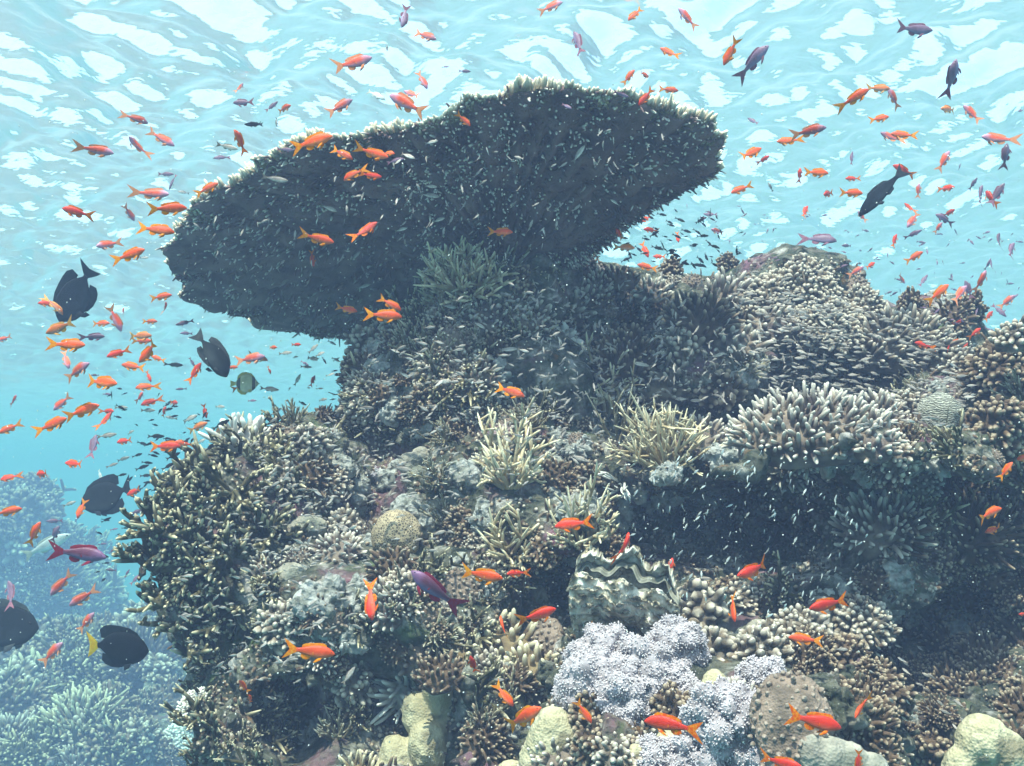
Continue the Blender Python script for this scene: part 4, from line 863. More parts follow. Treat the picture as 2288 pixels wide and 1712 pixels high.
def body_mesh(kind, b):
    pr = np.array(PROF[kind]); x = np.interp(np.linspace(0, 1, 26) ** 1.15, np.linspace(0, 1, len(pr)), pr[:, 0]); q = [np.interp(x, pr[:, 0], pr[:, k]) for k in (1, 2, 3)]
    n, m = len(x), 18; a = np.arange(m) / m * 2 * pi; co, vv, tt = [], [], []
    zmax = pr[:, 1].max()
    for i in range(n):
        zc, zh, w_ = (q[0][i] + q[1][i]) / 2, (q[0][i] - q[1][i]) / 2, q[2][i]
        z = zc + zh * np.sin(a); y = w_ * np.sign(np.cos(a)) * np.abs(np.cos(a)) ** .8
        co.append(np.stack([np.full(m, .45 - x[i] + .0), y, z], -1)); vv.append(z / (2 * zmax) + .5); tt.append(np.full(m, x[i]))
    co = np.concatenate(co); vv = list(np.concatenate(vv)); tt = list(np.concatenate(tt))
    co = np.concatenate([co, [[.455, 0, -.004], [.45 - x[-1] - .005, 0, 0]]]); vv += [.5, .5]; tt += [0, x[-1]]
    f = []
    for i in range(n - 1):
        for j in range(m): f.append((i * m + j, (i + 1) * m + j, (i + 1) * m + (j + 1) % m, i * m + (j + 1) % m))
    for j in range(m): f.append((n * m, j, (j + 1) % m)); f.append((n * m + 1, (n - 1) * m + (j + 1) % m, (n - 1) * m + j))
    return bendf(co, b), f, vv, tt
def fin(pts, th=.004, plane='xz', off=(0, 0, 0), rot=None):
    """a thin closed blade with the outline pts, thickest along its middle"""
    n = len(pts); c0 = np.mean(pts, 0); co = []
    mid = [(p[0] * .6 + c0[0] * .4, p[1] * .6 + c0[1] * .4) for p in pts]
    for p in pts: co.append((p[0], 0, p[1]))
    for s in (1, -1):
        for p in mid: co.append((p[0], s * th, p[1]))
        co.append((c0[0], s * th, c0[1]))
    co = np.array(co, float); f = []
    for s in (0, 1):
        o_ = n + s * (n + 1)
        for i in range(n):
            j = (i + 1) % n; a = (i, j, o_ + j, o_ + i); b = (o_ + i, o_ + j, o_ + n)
            f.append(a if s else a[::-1]); f.append(b if s else b[::-1])
    if rot is not None: co = co @ np.array(rot.to_matrix()).T
    return co + np.array(off), f
def join(parts):
    co, f, o_ = [], [], 0
    for c_, ff in parts: co.append(c_); f += [tuple(i + o_ for i in q) for q in ff]; o_ += len(c_)
    return np.concatenate(co), f
FINS = {
 'anthias': dict(tail=[(-.335,.045),(-.40,.085),(-.50,.150),(-.62,.215),(-.56,.120),(-.485,.045),(-.462,.0),(-.485,-.045),(-.56,-.120),(-.62,-.205),(-.50,-.145),(-.40,-.080),(-.335,-.044)],
   dorsal=[(.27,.115),(.25,.165),(.20,.190),(.10,.190),(0,.175),(-.08,.172),(-.17,.150),(-.235,.115),(-.24,.070),(-.15,.085),(-.05,.110),(.10,.130),(.22,.125)],
   anal=[(-.03,-.095),(-.06,-.150),(-.12,-.175),(-.19,-.165),(-.24,-.120),(-.235,-.060),(-.15,-.070)],
   pelvic=[(.20,-.095),(.17,-.150),(.08,-.200),(.03,-.205),(.08,-.150),(.13,-.105)], pect=[(.19,0),(.12,.035),(.03,.045),(-.01,.02),(0,-.02),(.06,-.045),(.14,-.03)]),
 'tang': dict(tail=[(-.37,.038),(-.42,.09),(-.50,.16),(-.56,.20),(-.53,.10),(-.51,0),(-.53,-.10),(-.56,-.20),(-.50,-.16),(-.42,-.09),(-.37,-.036)],
   dorsal=[(.34,.17),(.28,.25),(.15,.31),(0,.33),(-.14,.33),(-.25,.31),(-.33,.24),(-.31,.12),(-.24,.12),(-.10,.20),(.10,.235),(.26,.20)],
   anal=[(.12,-.21),(.05,-.28),(-.06,-.31),(-.18,-.31),(-.27,-.28),(-.33,-.22),(-.31,-.11),(-.20,-.13),(-.05,-.20)],
   pelvic=[(.22,-.18),(.18,-.26),(.10,-.30),(.10,-.22)], pect=[(.22,.03),(.14,.08),(.06,.06),(.08,0),(.16,-.03)]),
}
FINS['disc'] = dict(FINS['tang'], tail=[(-.34,.045),(-.42,.08),(-.50,.10),(-.49,0),(-.50,-.10),(-.42,-.08),(-.34,-.045)], dorsal=[(.30,.19),(.18,.33),(.0,.38),(-.14,.36),(-.26,.26),(-.29,.12),(-.15,.22),(.05,.29),(.2,.22)], anal=[(.1,-.25),(.0,-.36),(-.14,-.36),(-.26,-.26),(-.29,-.12),(-.15,-.2),(0,-.27)])
FINS['slim'] = dict(tail=[(-.33,.03),(-.42,.08),(-.52,.13),(-.46,.03),(-.45,0),(-.46,-.03),(-.52,-.13),(-.42,-.08),(-.33,-.03)],
   dorsal=[(.20,.09),(.12,.14),(-.02,.14),(-.16,.11),(-.22,.06),(-.08,.08)], anal=[(-.02,-.08),(-.08,-.12),(-.18,-.10),(-.2,-.05)], pelvic=[(.15,-.09),(.1,-.14),(.05,-.13),(.1,-.09)], pect=[(.17,0),(.1,.03),(.03,.02),(.05,-.02),(.12,-.02)])
_FK = {}
def fish_meshes(kind, colr, b, tailcol=None):
    key = (kind, colr, b, tailcol)
    if key in _FK: return _FK[key]
    bm_, fm = FM[colr]; tf = FM[tailcol][1] if tailcol else fm; F = FINS[kind]; out = []
    co, f, vv, tt = body_mesh(kind, b)
    out.append(('body', mesh_np('body', co, f, [bm_], True, {'v': vv, 't': tt})))
    for nm, key2, mt_ in (('tail_fin', 'tail', tf), ('dorsal_fin', 'dorsal', fm), ('anal_fin', 'anal', fm)):
        c_, ff = fin(F[key2]); out.append((nm, mesh_np(nm, bendf(c_, b), ff, [mt_], False)))
    for s in (1, -1):
        c_, ff = fin(F['pelvic'], rot=Euler((R(14 * s), 0, 0)), off=(0, .012 * s + (0.025 * s), 0)); out.append(('pelvic_fin', mesh_np('pelvic_fin', bendf(c_, b), ff, [mt_], False)))
        c_, ff = fin(F['pect'], rot=Euler((0, R(12), R(-26 * s))), off=(.0, .062 * s if kind != 'slim' else .04 * s, -.02)); out.append(('pectoral_fin', mesh_np('pectoral_fin', bendf(c_, b), ff, [mt_], False)))
        ex = {'anthias': (.372, .034, .030, .017), 'tang': (.36, .040, .05, .016), 'disc': (.36, .024, .03, .018), 'slim': (.385, .026, .015, .014)}[kind]
        bmx = bmesh.new(); bmesh.ops.create_uvsphere(bmx, u_segments=12, v_segments=8, radius=ex[3]); me = bpy.data.meshes.new('eye')
        for v in bmx.verts: v.co.y *= .5; v.co += Vector((ex[0], ex[1] * s * .98, ex[2]))
        bmx.to_mesh(me); bmx.free(); me.materials.append(M['eye']); out.append(('eye', me))
    _FK[key] = out; return out
_SM = {}
def small_mesh(colr, b):
    if (colr, b) in _SM: return _SM[(colr, b)]
    co, f, vv, tt = body_mesh('slim', b); F = FINS['slim']; n0 = len(co)
    c_, ff = join([fin(F['tail']), fin(F['dorsal']), fin(F['anal']), fin(F['pelvic'])]); c_ = bendf(c_, b)
    me = mesh_np('small_fish', np.concatenate([co, c_]), [tuple(q) for q in f] + [tuple(i + n0 for i in q) for q in ff], [FM[colr][0], FM[colr][1]], True, {'v': vv + [.6] * len(c_), 't': tt + [.5] * len(c_)}, [0] * len(f) + [1] * len(ff))
    _SM[(colr, b)] = me; return me
def fish_matrix(px, py, D, L, ang, yaw, roll=0):
    a = R(ang); y = R(yaw)
    rt = Vector((1, 0, 0)); up = Vector((0, -_sp, _cp)); fw = Vector((0, _cp, _sp))
    h = (rt * cos(a) + up * sin(a)) * cos(y) + fw * sin(y); h.normalize()
    ref = up if abs(h.dot(up)) < .96 else rt * (-1 if cos(a) >= 0 else 1)
    z = (ref - h * ref.dot(h)).normalized(); yv = z.cross(h)
    m = Matrix((h, yv, z)).transposed().to_4x4() @ Matrix.Rotation(R(roll), 4, 'X')
    c_ = P(px, py, D); return Matrix.Translation(c_) @ m @ Matrix.Scale(L, 4)
def limit(px, py, rad=12):
    lim = 99
    for dx, dy in ((0, 0), (rad, 0), (-rad, 0), (0, rad), (0, -rad)):
        d = ray(px + dx, py + dy).normalized()
        for T in (REEF, FAR, TB):
            q = T.ray_cast(Vector((0, 0, 0)), d)
            if q[0] is not None: lim = min(lim, dep(q[0]))
    return lim
S.view_layers[0].update()
_tp = [o for o in bpy.data.objects if o.parent and o.parent.name == 'table_coral' and o.name.startswith(('plate', 'stalk'))]
_v, _ff = [], []
for o in _tp:
    k0 = len(_v); _v += [o.matrix_world @ v.co for v in o.data.vertices]; _ff += [[i + k0 for i in p.vertices] for p in o.data.polygons]
TB = BVHTree.FromPolygons(_v, _ff)
ALL = []
def fish(px, py, Lp, ang, yaw=0, colr='orange', kind='anthias', real=.085, D=None, tail=None, label=None, cat='fish', nm='anthias', parts=True, clear=.10, dmin=1.5, group=None):
    rr = random.Random(int(px * 7 + py * 13))
    Lr = Lp / max(cos(R(yaw)), .35)
    d = D or real * FP / Lr * rr.uniform(.95, 1.1)
    lm = limit(px, py, min(30, Lp * .4)); d = max(dmin, min(d, lm - clear - .35 * Lr * d / FP, 9))
    if lm > 50 and not D: d = min(d, 5.5)
    L = Lr * d / FP; b = rr.choice((-.35, -.15, 0, .15, .35)) if kind in ('anthias', 'slim') else rr.choice((-.2, 0, .2))
    roll = rr.uniform(-10, 10)
    yw = yaw * rr.choice((1, -1)) if yaw else rr.uniform(-16, 16)
    root = link(nm, None); root.matrix_world = fish_matrix(px, py, d, L, ang, yw, roll)
    for n_k, me in fish_meshes(kind, colr, b, tail):
        o = link(n_k, me, root)
    if label: tag(root, label, cat, group)
    else: ALL.append((root, px, py, Lp, ang, yaw, colr, kind))
    return root
# digitised fish: tile, x, y, length, heading (0 right, 90 up), yaw, colour letter
T = {1: (0, 0), 2: (560, 0), 3: (1120, 0), 4: (1688, 0), 5: (0, 560), 6: (560, 560), 7: (1120, 560), 8: (1688, 560), 9: (0, 1112), 10: (560, 1112), 11: (1120, 1112), 12: (1688, 1112)}
CK = {'o': 'orange', 'r': 'red', 'l': 'pale', 'k': 'pink', 'm': 'mauve', 'g': 'grey', 'd': 'dark', 'v': 'violet', 's': 'silver'}
DATA = """1 612 930 200 -10 0 k|1 1005 860 170 -30 0 k|1 855 735 95 -20 50 k|1 825 895 90 100 55 k|1 1480 860 150 120 0 o|1 1410 908 140 -15 0 g|1 1355 968 100 190 0 m|1 1560 768 120 180 0 d|1 1495 635 130 180 0 m|1 1485 540 70 60 0 k|1 960 1200 200 0 0 k|1 1050 1287 220 5 0 o|1 975 1415 220 -10 0 o|1 1285 1160 150 30 0 o|1 800 1320 110 -60 0 k|1 1055 1125 110 250 0 m|1 1030 1075 100 0 0 m|1 1130 1183 70 180 0 g|1 460 1305 180 165 0 r|1 655 1510 100 200 50 k|1 815 1570 200 20 0 o|1 890 1588 60 0 0 g
2 945 110 150 -100 0 m|2 1085 220 150 -25 0 k|2 842 290 60 -90 0 g|2 645 395 250 25 0 k|2 1203 410 45 0 0 m|2 1322 440 80 0 0 m|2 1065 500 120 -65 0 k|2 775 580 150 -35 0 s|2 950 635 260 150 0 k|2 990 585 120 150 0 k|2 205 665 110 15 0 o|2 560 655 180 35 0 k|2 135 655 100 40 0 m|2 35 770 100 180 0 d|2 160 755 60 -90 0 g|2 395 872 260 15 0 o|2 570 950 150 -30 0 o|2 765 955 190 -10 0 o|2 850 942 90 -10 0 o|2 1320 745 110 -45 0 o|2 610 1080 110 210 45 o|2 750 1090 130 0 0 r|2 970 960 110 -25 0 g|2 900 985 110 10 0 m|2 1115 875 90 10 0 g|2 165 1110 150 -5 0 g|2 220 925 110 0 0 m|2 485 1285 110 -20 0 g|2 1110 1150 90 0 0 g|2 1115 1210 120 -5 0 g|2 430 1480 190 -10 0 o|2 725 1420 170 40 0 r|2 1550 1430 150 0 0 o|2 1160 1355 90 15 0 g|2 930 1415 90 15 0 g|2 1100 1530 70 0 0 g|2 650 1580 90 50 0 g|2 380 1600 100 -80 0 r
3 315 35 150 20 0 k|3 820 90 120 225 0 o|3 1140 105 160 135 0 k|3 100 215 50 180 0 d|3 475 260 170 110 0 m|3 1025 325 120 150 0 o|3 1410 335 170 240 0 o|3 165 500 90 0 0 k|3 790 470 110 50 0 o|3 880 465 75 0 45 o|3 885 605 130 230 0 r|3 1040 555 120 -5 0 o|3 745 585 100 -20 0 m|3 405 655 80 -30 0 m|3 1550 748 90 140 0 m|3 1540 950 170 30 0 o|3 1625 980 80 35 0 r|3 1470 1170 130 200 0 o|3 890 1350 90 210 0 r|3 915 1418 90 170 0 r|3 725 1440 80 120 0 r|3 1330 1425 90 165 0 k|3 765 1525 130 -5 0 l|3 885 1545 110 -65 0 r|3 970 1585 80 170 0 r|3 890 1645 120 165 0 o|3 1090 1465 70 -85 0 r|3 700 1245 70 150 0 g|3 905 1038 70 0 0 g|3 480 945 130 55 0 g|3 1285 1325 90 170 0 m
4 630 590 190 30 0 o|4 762 548 150 0 0 l|4 850 595 140 125 0 k|4 1225 460 210 85 0 m|4 1195 672 130 180 0 l|4 1325 695 140 130 0 k|4 770 730 130 12 0 o|4 345 805 200 10 0 k|4 190 875 140 180 0 o|4 590 975 100 75 0 m|4 385 1065 160 0 0 o|4 275 1070 80 85 0 r|4 590 1103 90 180 0 r|4 905 1045 140 150 0 r|4 820 850 140 150 0 k|4 900 835 150 170 0 o|4 1470 860 190 170 0 k|4 1545 950 150 85 0 m|4 1165 985 140 60 0 k|4 600 1190 150 0 0 o|4 1005 1170 90 85 0 k|4 1180 1160 70 0 50 r|4 1380 1195 140 65 0 m|4 1495 1190 150 60 0 m|4 1440 1215 100 90 45 r|4 1345 1130 90 60 0 m|4 1258 1028 50 70 0 m|4 300 1305 100 55 0 r|4 445 1195 85 200 45 r|4 90 1150 60 110 0 g|4 940 1280 80 130 0 r|4 970 1360 130 230 0 k|4 1200 1310 90 30 0 r|4 1160 1345 120 150 0 m|4 1130 1400 80 55 0 k|4 650 1330 80 130 0 k|4 980 1440 110 25 0 m|4 855 1480 90 65 0 r|4 565 1515 80 180 0 m|4 1485 1480 120 60 0 m|4 1565 1540 130 50 0 m|4 985 1580 120 30 0 o|4 1440 1625 90 65 0 m|4 1640 680 60 200 0 m
5 290 325 120 180 0 r|5 355 345 120 290 30 l|5 370 480 200 200 0 l|5 20 545 90 200 0 k|5 625 448 110 0 0 o|5 715 430 170 -70 0 k|5 755 375 50 90 45 r|5 930 437 90 0 0 o|5 1000 283 130 10 0 o|5 1030 352 70 90 45 r|5 1130 447 110 195 0 m|5 1145 510 80 180 0 m|5 590 530 130 0 0 m|5 435 583 220 0 0 o|5 870 525 150 0 0 l|5 885 560 110 5 0 o|5 720 635 140 200 0 r|5 925 635 210 215 0 o|5 405 680 120 -70 0 k|5 480 735 190 30 0 k|5 815 715 150 170 0 o|5 970 665 90 160 0 o|5 630 812 230 -5 0 o|5 885 838 130 190 0 o|5 1085 707 110 0 0 d|5 1210 745 140 60 0 r|5 1185 690 70 -60 0 m|5 915 780 80 -60 0 r|5 585 768 55 180 0 m|5 660 885 60 0 0 m|5 1110 855 65 180 0 m|5 870 897 60 90 50 k|5 85 920 65 90 50 k|5 375 945 140 220 0 k|5 520 985 210 20 0 o|5 335 1070 200 25 0 o|5 50 1100 140 205 0 o|5 915 935 120 200 0 r|5 680 990 70 0 40 r|5 665 1040 120 60 0 r|5 1075 938 65 0 45 r|5 915 985 100 0 0 g|5 750 968 90 0 0 g|5 1050 1030 80 170 0 g|5 1010 990 80 60 0 r|5 1170 1035 120 25 0 g|5 1355 963 80 0 0 g|5 1265 995 90 -80 0 r|5 1225 1085 130 25 0 l|5 1350 1110 110 30 0 l|5 1370 1070 130 30 0 d|5 665 1140 120 10 0 g|5 800 1120 70 20 0 g|5 965 1145 110 0 0 d|5 765 1175 110 190 0 r|5 580 1200 150 85 0 m|5 1030 1205 180 0 0 r|5 1125 1190 120 170 0 o|5 1070 1265 110 25 0 d|5 1045 1325 90 30 0 d|5 1235 1175 80 20 0 g|5 1300 1210 100 35 0 d|5 760 1285 90 20 0 g|5 700 1320 70 20 0 g|5 880 1335 90 20 0 d|5 900 1387 80 5 0 d|5 915 1430 70 180 0 d|5 1085 1375 60 35 0 d|5 460 1315 140 175 0 r|5 40 1400 110 200 20 r|5 265 1375 120 190 30 r|5 610 1385 90 -45 0 s|5 498 1600 120 250 0 o|5 830 1490 120 200 0 r|5 935 1555 120 210 0 m|5 850 1610 110 200 0 m|5 60 1605 160 10 0 o|5 1555 665 180 10 0 k|5 1600 660 120 -20 0 l|5 1490 835 110 20 0 o|5 1435 720 70 0 0 o|5 1555 925 60 0 0 m|5 430 1560 90 20 0 g|5 560 1580 80 10 0 g
6 600 365 130 -10 0 o|6 835 400 220 -5 0 o|6 870 335 150 -30 0 o|6 1610 870 190 -22 0 o|6 135 597 70 0 0 o|6 285 580 60 0 0 r|6 335 695 60 -30 0 m|6 455 680 50 -60 0 m|6 290 795 90 60 0 g|6 385 800 75 70 0 k|6 120 855 120 -5 0 g|6 118 740 50 -80 0 r|6 700 220 90 20 0 g|6 1225 345 100 -10 0 g|6 975 410 90 -20 0 g|6 1410 460 90 -30 0 g|6 1160 565 80 -15 0 g|6 1590 610 120 5 0 g|6 1190 805 120 0 0 g|6 715 968 100 -5 0 g|6 1280 1035 70 -60 0 g|6 1115 960 90 -10 0 g|6 940 1345 130 -10 0 g|6 250 1455 80 20 0 g|6 315 1472 70 0 0 g|6 215 1565 90 15 0 g|6 150 1440 80 30 0 g|6 20 1195 90 0 0 g
7 860 700 110 170 0 g|7 500 1285 130 165 0 g|7 1110 915 90 180 0 g|7 1205 925 90 180 0 g|7 40 610 110 5 0 g|7 740 855 80 120 0 g|7 1340 645 90 20 0 g|7 1265 300 90 110 0 r|7 880 180 70 20 0 d
8 625 125 110 30 0 k|8 710 90 75 30 0 r|8 895 180 85 -35 0 k|8 1035 185 100 55 0 m|8 930 270 70 30 0 m|8 1140 255 160 40 0 o|8 1255 265 150 45 0 k|8 1310 235 120 110 0 m|8 1400 180 150 65 0 k|8 1445 90 80 65 0 m|8 1555 310 120 40 0 k|8 1510 375 110 -45 0 m|8 1440 400 80 50 0 r|8 1360 505 95 40 0 r|8 1235 560 80 10 0 r|8 1185 605 55 60 0 r|8 1255 440 55 30 0 r|8 1295 585 50 50 0 r|8 795 540 120 140 0 o|8 1025 580 110 165 0 r|8 740 400 90 100 0 r|8 1548 1350 120 60 20 o|8 1645 1275 110 200 20 o|8 1440 1610 180 15 0 o|8 1350 695 60 0 0 r
9 215 215 160 65 0 o|9 370 540 180 230 0 k|9 500 625 180 210 0 k|9 540 760 150 50 0 k|9 330 950 180 45 0 k|9 75 580 160 110 0 m|9 1500 1160 100 120 25 o|9 1545 1240 70 110 0 o|9 705 195 50 10 0 m|9 685 445 80 180 0 m|9 785 465 60 60 0 m|9 635 285 50 0 0 m|9 840 500 90 50 0 m|9 690 330 60 30 0 m|9 340 220 120 60 0 m|9 330 145 100 180 0 m
10 385 950 300 -8 0 o|10 740 660 220 -85 0 r|10 1440 485 260 -5 0 o|10 1620 465 90 180 45 r|10 1545 790 120 95 35 o|10 1365 1030 130 100 0 r|10 1570 1230 170 -50 0 o|10 610 1090 130 55 0 g|10 1530 1125 80 0 0 g|10 1160 215 100 10 0 g|10 420 770 110 35 0 g|10 130 1235 80 -15 0 g|10 820 600 70 0 0 g|10 560 180 130 -20 0 g
11 430 165 230 190 0 r|11 785 290 150 85 40 r|11 1048 425 120 80 0 r|11 1560 460 260 188 0 r|11 240 725 240 20 0 r|11 740 670 130 185 0 o|11 590 820 110 -60 0 o|11 1420 690 150 -80 35 o|11 140 1360 290 35 0 o|11 515 1330 160 -55 0 o|11 1030 1385 330 180 0 r|11 1255 500 90 0 0 g
12 440 665 250 190 0 r|12 290 870 190 175 0 o|12 385 1385 340 -15 0 r|12 640 1290 150 230 40 o|12 175 1650 240 0 0 r|12 635 1625 130 -90 0 r|12 1470 200 130 195 0 o|12 1650 720 60 180 0 r|12 530 935 90 0 0 g|12 900 1430 110 -35 0 g"""
for row in DATA.replace("\n", "|").split("|"):
    q = row.split()
    if len(q) != 7: continue
    t0 = T[int(q[0])]; px, py = t0[0] + float(q[1]) * .3625, t0[1] + float(q[2]) * .3625; L = float(q[3]) * .3625; cl = q[6]
    small = cl in 'gdms' and L < 56
    kd = 'anthias' if cl in 'orlkv' or (cl == 'm' and L > 40) else 'slim'
    fish(px, py, L, float(q[4]), float(q[5]), CK[cl], kd, .085 if cl in 'orlk' else .075, nm={'g': 'damselfish', 'd': 'dark_fish', 's': 'silver_fish', 'm': 'mauve_fish'}.get(cl, 'anthias'))
# labels of the shoal: colour, heading, place and its order from the left among its like
def place_name(x, y):
    if x < 640:
        if y < 470: return "beside the table's upper left rim" if x > 330 else "in the bright upper left water"
        if y < 640: return "beside the table's left end"
        if y < 1010: return "in open blue below the table" if x < 420 else "under the table's left end"
        if y < 1300: return "before the hazy left reef"
        return "low beside the dark left wall"
    if y < 260 and x < 1480: return "in bright water above the table"
    if x > 1480 and y < 250: return "high in the upper right water"
    if x < 1520 and y < 560: return "against the table's underside" if not (x > 1330 and y > 470) else "in the gap right of the stalk"
    if x < 1640 and 470 < y < 640 and x > 1280: return "in the gap right of the stalk"
    if x > 1500 and y < 520: return "right of the table against ripples"
    if x > 1850 and y < 760: return "above the right skyline"
    if y < 760: return "just under the table coral"
    if x < 1350 and y < 1080: return "before the reef's shaded heart"
    if x > 1650 and y < 1080: return "over the reef's right slope"
    if x > 1360 and y < 1360: return "before the dark overhang" if x < 1960 else "in the dim right-hand hollow"
    if x < 1200: return "over the foreground left of the clam"
    if y < 1440: return "around the giant clam"
    return "over the bottom foreground corals"
def hname(a, yaw):
    if yaw > 40: return "seen end-on"
    return ["facing right", "heading up-right", "facing upward", "heading up-left", "facing left", "heading down-left", "facing downward", "heading down-right"][int(((a % 360 + 22.5) % 360) // 45)]
CN = {'orange': 'orange anthias', 'red': 'reddish anthias', 'pale': 'pale orange anthias', 'pink': 'pinkish anthias', 'mauve': 'mauve fish', 'grey': 'brownish grey fish', 'dark': 'dark fish', 'silver': 'silvery fish'}
ORD = "first second third fourth fifth sixth seventh eighth ninth tenth eleventh twelfth".split()
_g = {}
for it in ALL: _g.setdefault((it[6], hname(it[4], it[5]), place_name(it[1], it[2])), []).append(it)
for (cl, hn, pn), its in _g.items():
    its.sort(key=lambda q: q[1])
    for k, it in enumerate(its):
        o_ = "" if len(its) == 1 else (", " + ("leftmost such" if k == 0 else "rightmost such" if k == len(its) - 1 else ORD[k] + " from left"))
        tag(it[0], f"{CN[cl]} {hn} {pn}{o_}", "fish", "shoal of " + ("anthias round the reef" if 'anthias' in CN[cl] else "small fish round the reef"))
# large fish, one by one
def tile(k, x, y): return T[k][0] + x * .3625, T[k][1] + y * .3625
def big(k, x, y, L, ang, yaw, colr, kind, label, nm, real, tail=None, D=None, cat="fish"):
    px, py = tile(k, x, y); return fish(px, py, L * .3625, ang, yaw, colr, kind, real, D, tail, label, cat, nm, dmin=1.2)
big(5, 475, 290, 410, 232, 0, 'black', 'tang', "large black surgeonfish nosing down at left with an orange fish over its face", 'surgeonfish', .30)
big(5, 1342, 655, 290, -72, 25, 'dark', 'tang', "dark grey surgeonfish diving beneath the table coral's left end", 'surgeonfish', .19)
big(5, 660, 1520, 380, 197, 0, 'black', 'tang', "black oval surgeonfish facing left above the hazy left reef", 'surgeonfish', .30)
big(9, 745, 925, 430, -2, 0, 'black', 'tang', "deep-bodied black surgeonfish with a bright yellow tail at lower left", 'surgeonfish', .24, 'yellow')
big(9, 30, 790, 520, 0, 0, 'dark', 'tang', "big dim dark fish entering at the left edge below the purple fish", 'surgeonfish', .34, None, 5.0)
big(4, 765, 1190, 380, 232, 20, 'black', 'slim', "curved black fish pointing down over the rippled water at right", 'dark_fish', .26)
big(4, 985, 192, 230, 0, 0, 'mauve', 'anthias', "plump purple-brown fish facing right high in the upper right", 'mauve_fish', .12)
big(3, 1565, 358, 240, 42, 0, 'mauve', 'anthias', "larger violet-grey fish climbing to the right above the table coral's right end", 'mauve_fish', .12)
big(4, 415, 1468, 200, -12, 0, 'mauve', 'anthias', "brownish mauve fish just above the cauliflower coral head", 'mauve_fish', .15)
big(9, 520, 345, 330, -8, 0, 'violet', 'anthias', "dark purple long-tailed male anthias at the left before the hazy reef", 'anthias', .13)
big(10, 1100, 560, 350, 138, 0, 'violet', 'anthias', "violet male anthias with crimson tail left of the clam", 'anthias', .12)
big(5, 1515, 820, 190, 0, 0, 'cream', 'disc', "pale banded butterflyfish behind an orange fish under the table coral's left end", 'butterflyfish', .13)
big(9, 300, 290, 330, 25, 0, 'silver', 'slim', "faint pale green fish far off before the hazy left reef", 'pale_fish', .4, None, 7.5)
# schools of little fish
_r = random.Random(21)
def school(n, fn, colr, nm, label, L, ang, dang, dep_rng=None, cat="fish", off=(.05, .5)):
    k = 0; tr = 0
    while k < n and tr < n * 20:
        tr += 1; p = fn()
        if p is None: continue
        px, py = p; lm = limit(px, py, 4); d = (lm - _r.uniform(*off)) if lm < 50 else _r.uniform(*(dep_rng or (4, 5)))
        if dep_rng and lm < 50 and d > dep_rng[1] + .6: d = _r.uniform(*dep_rng)
        Lp = _r.uniform(*L) * 1.12; o = link(nm, small_mesh(colr, _r.choice((-.3, 0, .3))))
        o.matrix_world = fish_matrix(px, py, d, Lp * d / FP, ang + _r.gauss(0, dang), _r.uniform(-35, 35), _r.uniform(-12, 12)); tag(o, label, cat, label); k += 1
def poly(pts):
    xs = [p[0] for p in pts]; ys = [p[1] for p in pts]
    def f():
        x, y = _r.uniform(min(xs), max(xs)), _r.uniform(min(ys), max(ys)); ins = False
        for i in range(len(pts)):
            (x1, y1), (x2, y2) = pts[i], pts[i - 1]
            if (y1 > y) != (y2 > y) and x < (x2 - x1) * (y - y1) / (y2 - y1) + x1: ins = not ins
        return (x, y) if ins else None
    return f
school(85, poly([(1310,560),(1420,480),(1560,460),(1690,520),(1640,590),(1500,600),(1330,600)]), 'dark', 'dark_fish', "tiny dark fish of the cloud in the blue gap right of the table's stalk", (9, 26), -25, 30, (3.9, 5.2))
school(45, poly([(1500,440),(1850,480),(2000,580),(1880,620),(1640,560)]), 'mauve', 'mauve_fish', "tiny mauve fish drifting above the cauliflower coral skyline", (6, 15), 20, 40, (4.6, 6))
school(60, poly([(1880,500),(2288,520),(2288,720),(2150,760),(1960,640)]), 'mauve', 'mauve_fish', "tiny mauve fish far off above the right skyline", (7, 18), 30, 60, (5, 7.5))
school(270, poly([(1690,640),(1900,660),(2100,760),(2190,830),(2170,960),(1950,940),(1800,850),(1680,850)]), 'grey', 'grey_fish', "little silver-grey fish of the dense school streaming over the right slope", (15, 27), 172, 12, None, off=(.05, .5))
school(170, poly([(1400,1080),(1520,1020),(1680,1000),(1850,1080),(1940,1200),(1900,1330),(1700,1400),(1450,1310),(1380,1180)]), 'silver', 'pale_fish', "tiny pale fish hanging in front of the dark overhang", (9, 19), 65, 18, None, off=(.5, 1.2))
school(36, poly([(1900,1440),(2080,1440),(2180,1650),(2000,1600)]), 'grey', 'pale_fish', "tiny pale fish in the lower right shadow", (11, 26), 140, 14, None, off=(.1, .4))
school(230, poly([(640,760),(1250,700),(1280,1000),(1000,1000),(880,1250),(620,1500),(420,1500),(380,1250),(560,1000)]), 'grey', 'brown_fish', "tiny brownish fish before the shaded wall left of centre", (10, 28), 8, 25, None, off=(.05, .6))
school(130, poly([(1130,640),(1700,640),(1700,900),(1500,880),(1300,1050),(1150,900)]), 'grey', 'brown_fish', "tiny brownish fish before the shaded reef right of centre", (8, 20), 60, 60, None, off=(.05, .5))
school(100, poly([(420,480),(1250,260),(1560,320),(1480,440),(1200,560),(900,700),(600,740),(400,640)]), 'grey', 'drab_fish', "tiny grey fish against the table coral's dark underside", (8, 22), 75, 30, None, off=(.08, .5))
school(70, poly([(220,860),(480,880),(430,1050),(330,1130),(250,1330),(180,1240),(300,1000)]), 'dark', 'dark_fish', "tiny dark fish in the blue channel at the left", (10, 26), 15, 30, (4, 6))
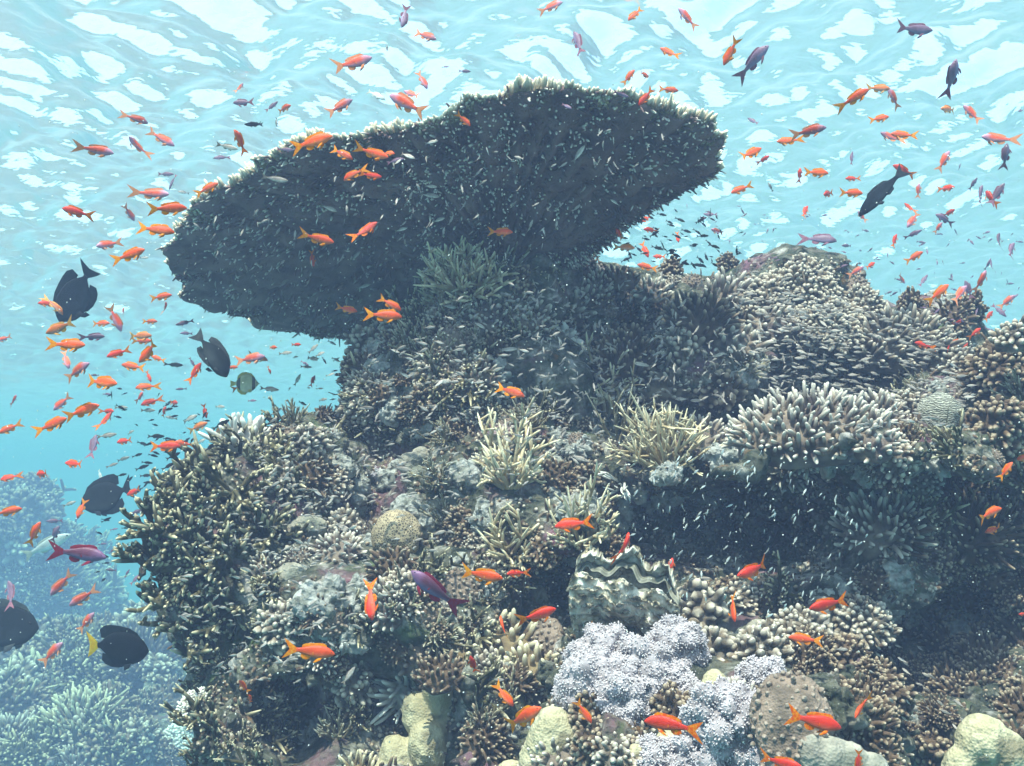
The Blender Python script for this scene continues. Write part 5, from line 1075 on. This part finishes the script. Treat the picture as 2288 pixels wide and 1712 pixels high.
# the rest of the little fish, past counting
def cloud():
    rng = random.Random(31); meshes = [small_mesh(c_, b) for c_ in ('grey', 'dark', 'silver') for b in (-.3, .3)]; co, f, v = [], [], []
    src = []
    for me in meshes[:2]:
        a = np.empty(len(me.vertices) * 3, np.float32); me.vertices.foreach_get("co", a); src.append((a.reshape(-1, 3), [tuple(p.vertices) for p in me.polygons]))
    areas = [(poly([(640,700),(1280,640),(1300,1000),(1000,1200),(880,1350),(620,1560),(420,1500),(400,1200),(560,1000)]), 520, 10, 25), (poly([(1130,620),(1750,600),(1900,900),(1500,900),(1300,1100)]), 420, 60, 50),
             (poly([(1650,640),(2120,720),(2200,950),(1900,960),(1700,880)]), 480, 172, 12), (poly([(420,480),(1250,260),(1560,320),(1200,560),(900,700),(500,700)]), 160, 75, 30)]
    k0 = 0; vv = []
    for fn, n, an, da in areas:
        k = 0
        while k < n:
            p = fn()
            if p is None: continue
            lm = limit(p[0], p[1], 4)
            if lm > 50: k += 1; continue
            d = lm - rng.uniform(.04, .45); a, ff = src[k % 2]; L = rng.uniform(11, 25) * d / FP
            m = np.array(fish_matrix(p[0], p[1], d, L, an + rng.gauss(0, da), rng.uniform(-35, 35))); c_ = a @ m[:3, :3].T + m[:3, 3]
            co.append(c_); vv += [.5] * len(a); f += [tuple(i + k0 for i in q) for q in ff]; k0 += len(a); k += 1
    o = link("tiny_fish_cloud", mesh_np("tiny_fish_cloud", np.concatenate(co), f, [FM['grey'][0]], True, {'v': vv, 't': vv})); tag(o, "countless tiny grey fish hovering close over the reef", None, kind='stuff')
cloud()
# drifting specks in the water
def specks():
    rng = np.random.RandomState(3); n = 1500; P0 = []
    for _ in range(n):
        px, py, d = rng.uniform(-100, 2388), rng.uniform(150, 1750), rng.uniform(1.0, 4.2); P0.append(P(px, py, d))
    P0 = np.array(P0); r_ = rng.uniform(.0006, .0016, n) * P0[:, 1] / 2.4
    g = fingers(P0, rng.normal(0, 1, (n, 3)), r_ * 2, r_, rng, 4, 4, .1, 1, 0)
    m, t, nn, l, b = nodes("speck"); b.inputs["Base Color"].default_value = (.75, .75, .7, 1)
    tag(link("drifting_specks", mesh_np("drifting_specks", g[0], g[1], [m])), "pale specks drifting in the water", None, kind='stuff')
specks()
for o in list(bpy.data.objects):
    if o.type == 'MESH' and o.name.startswith('small_fish'): pass
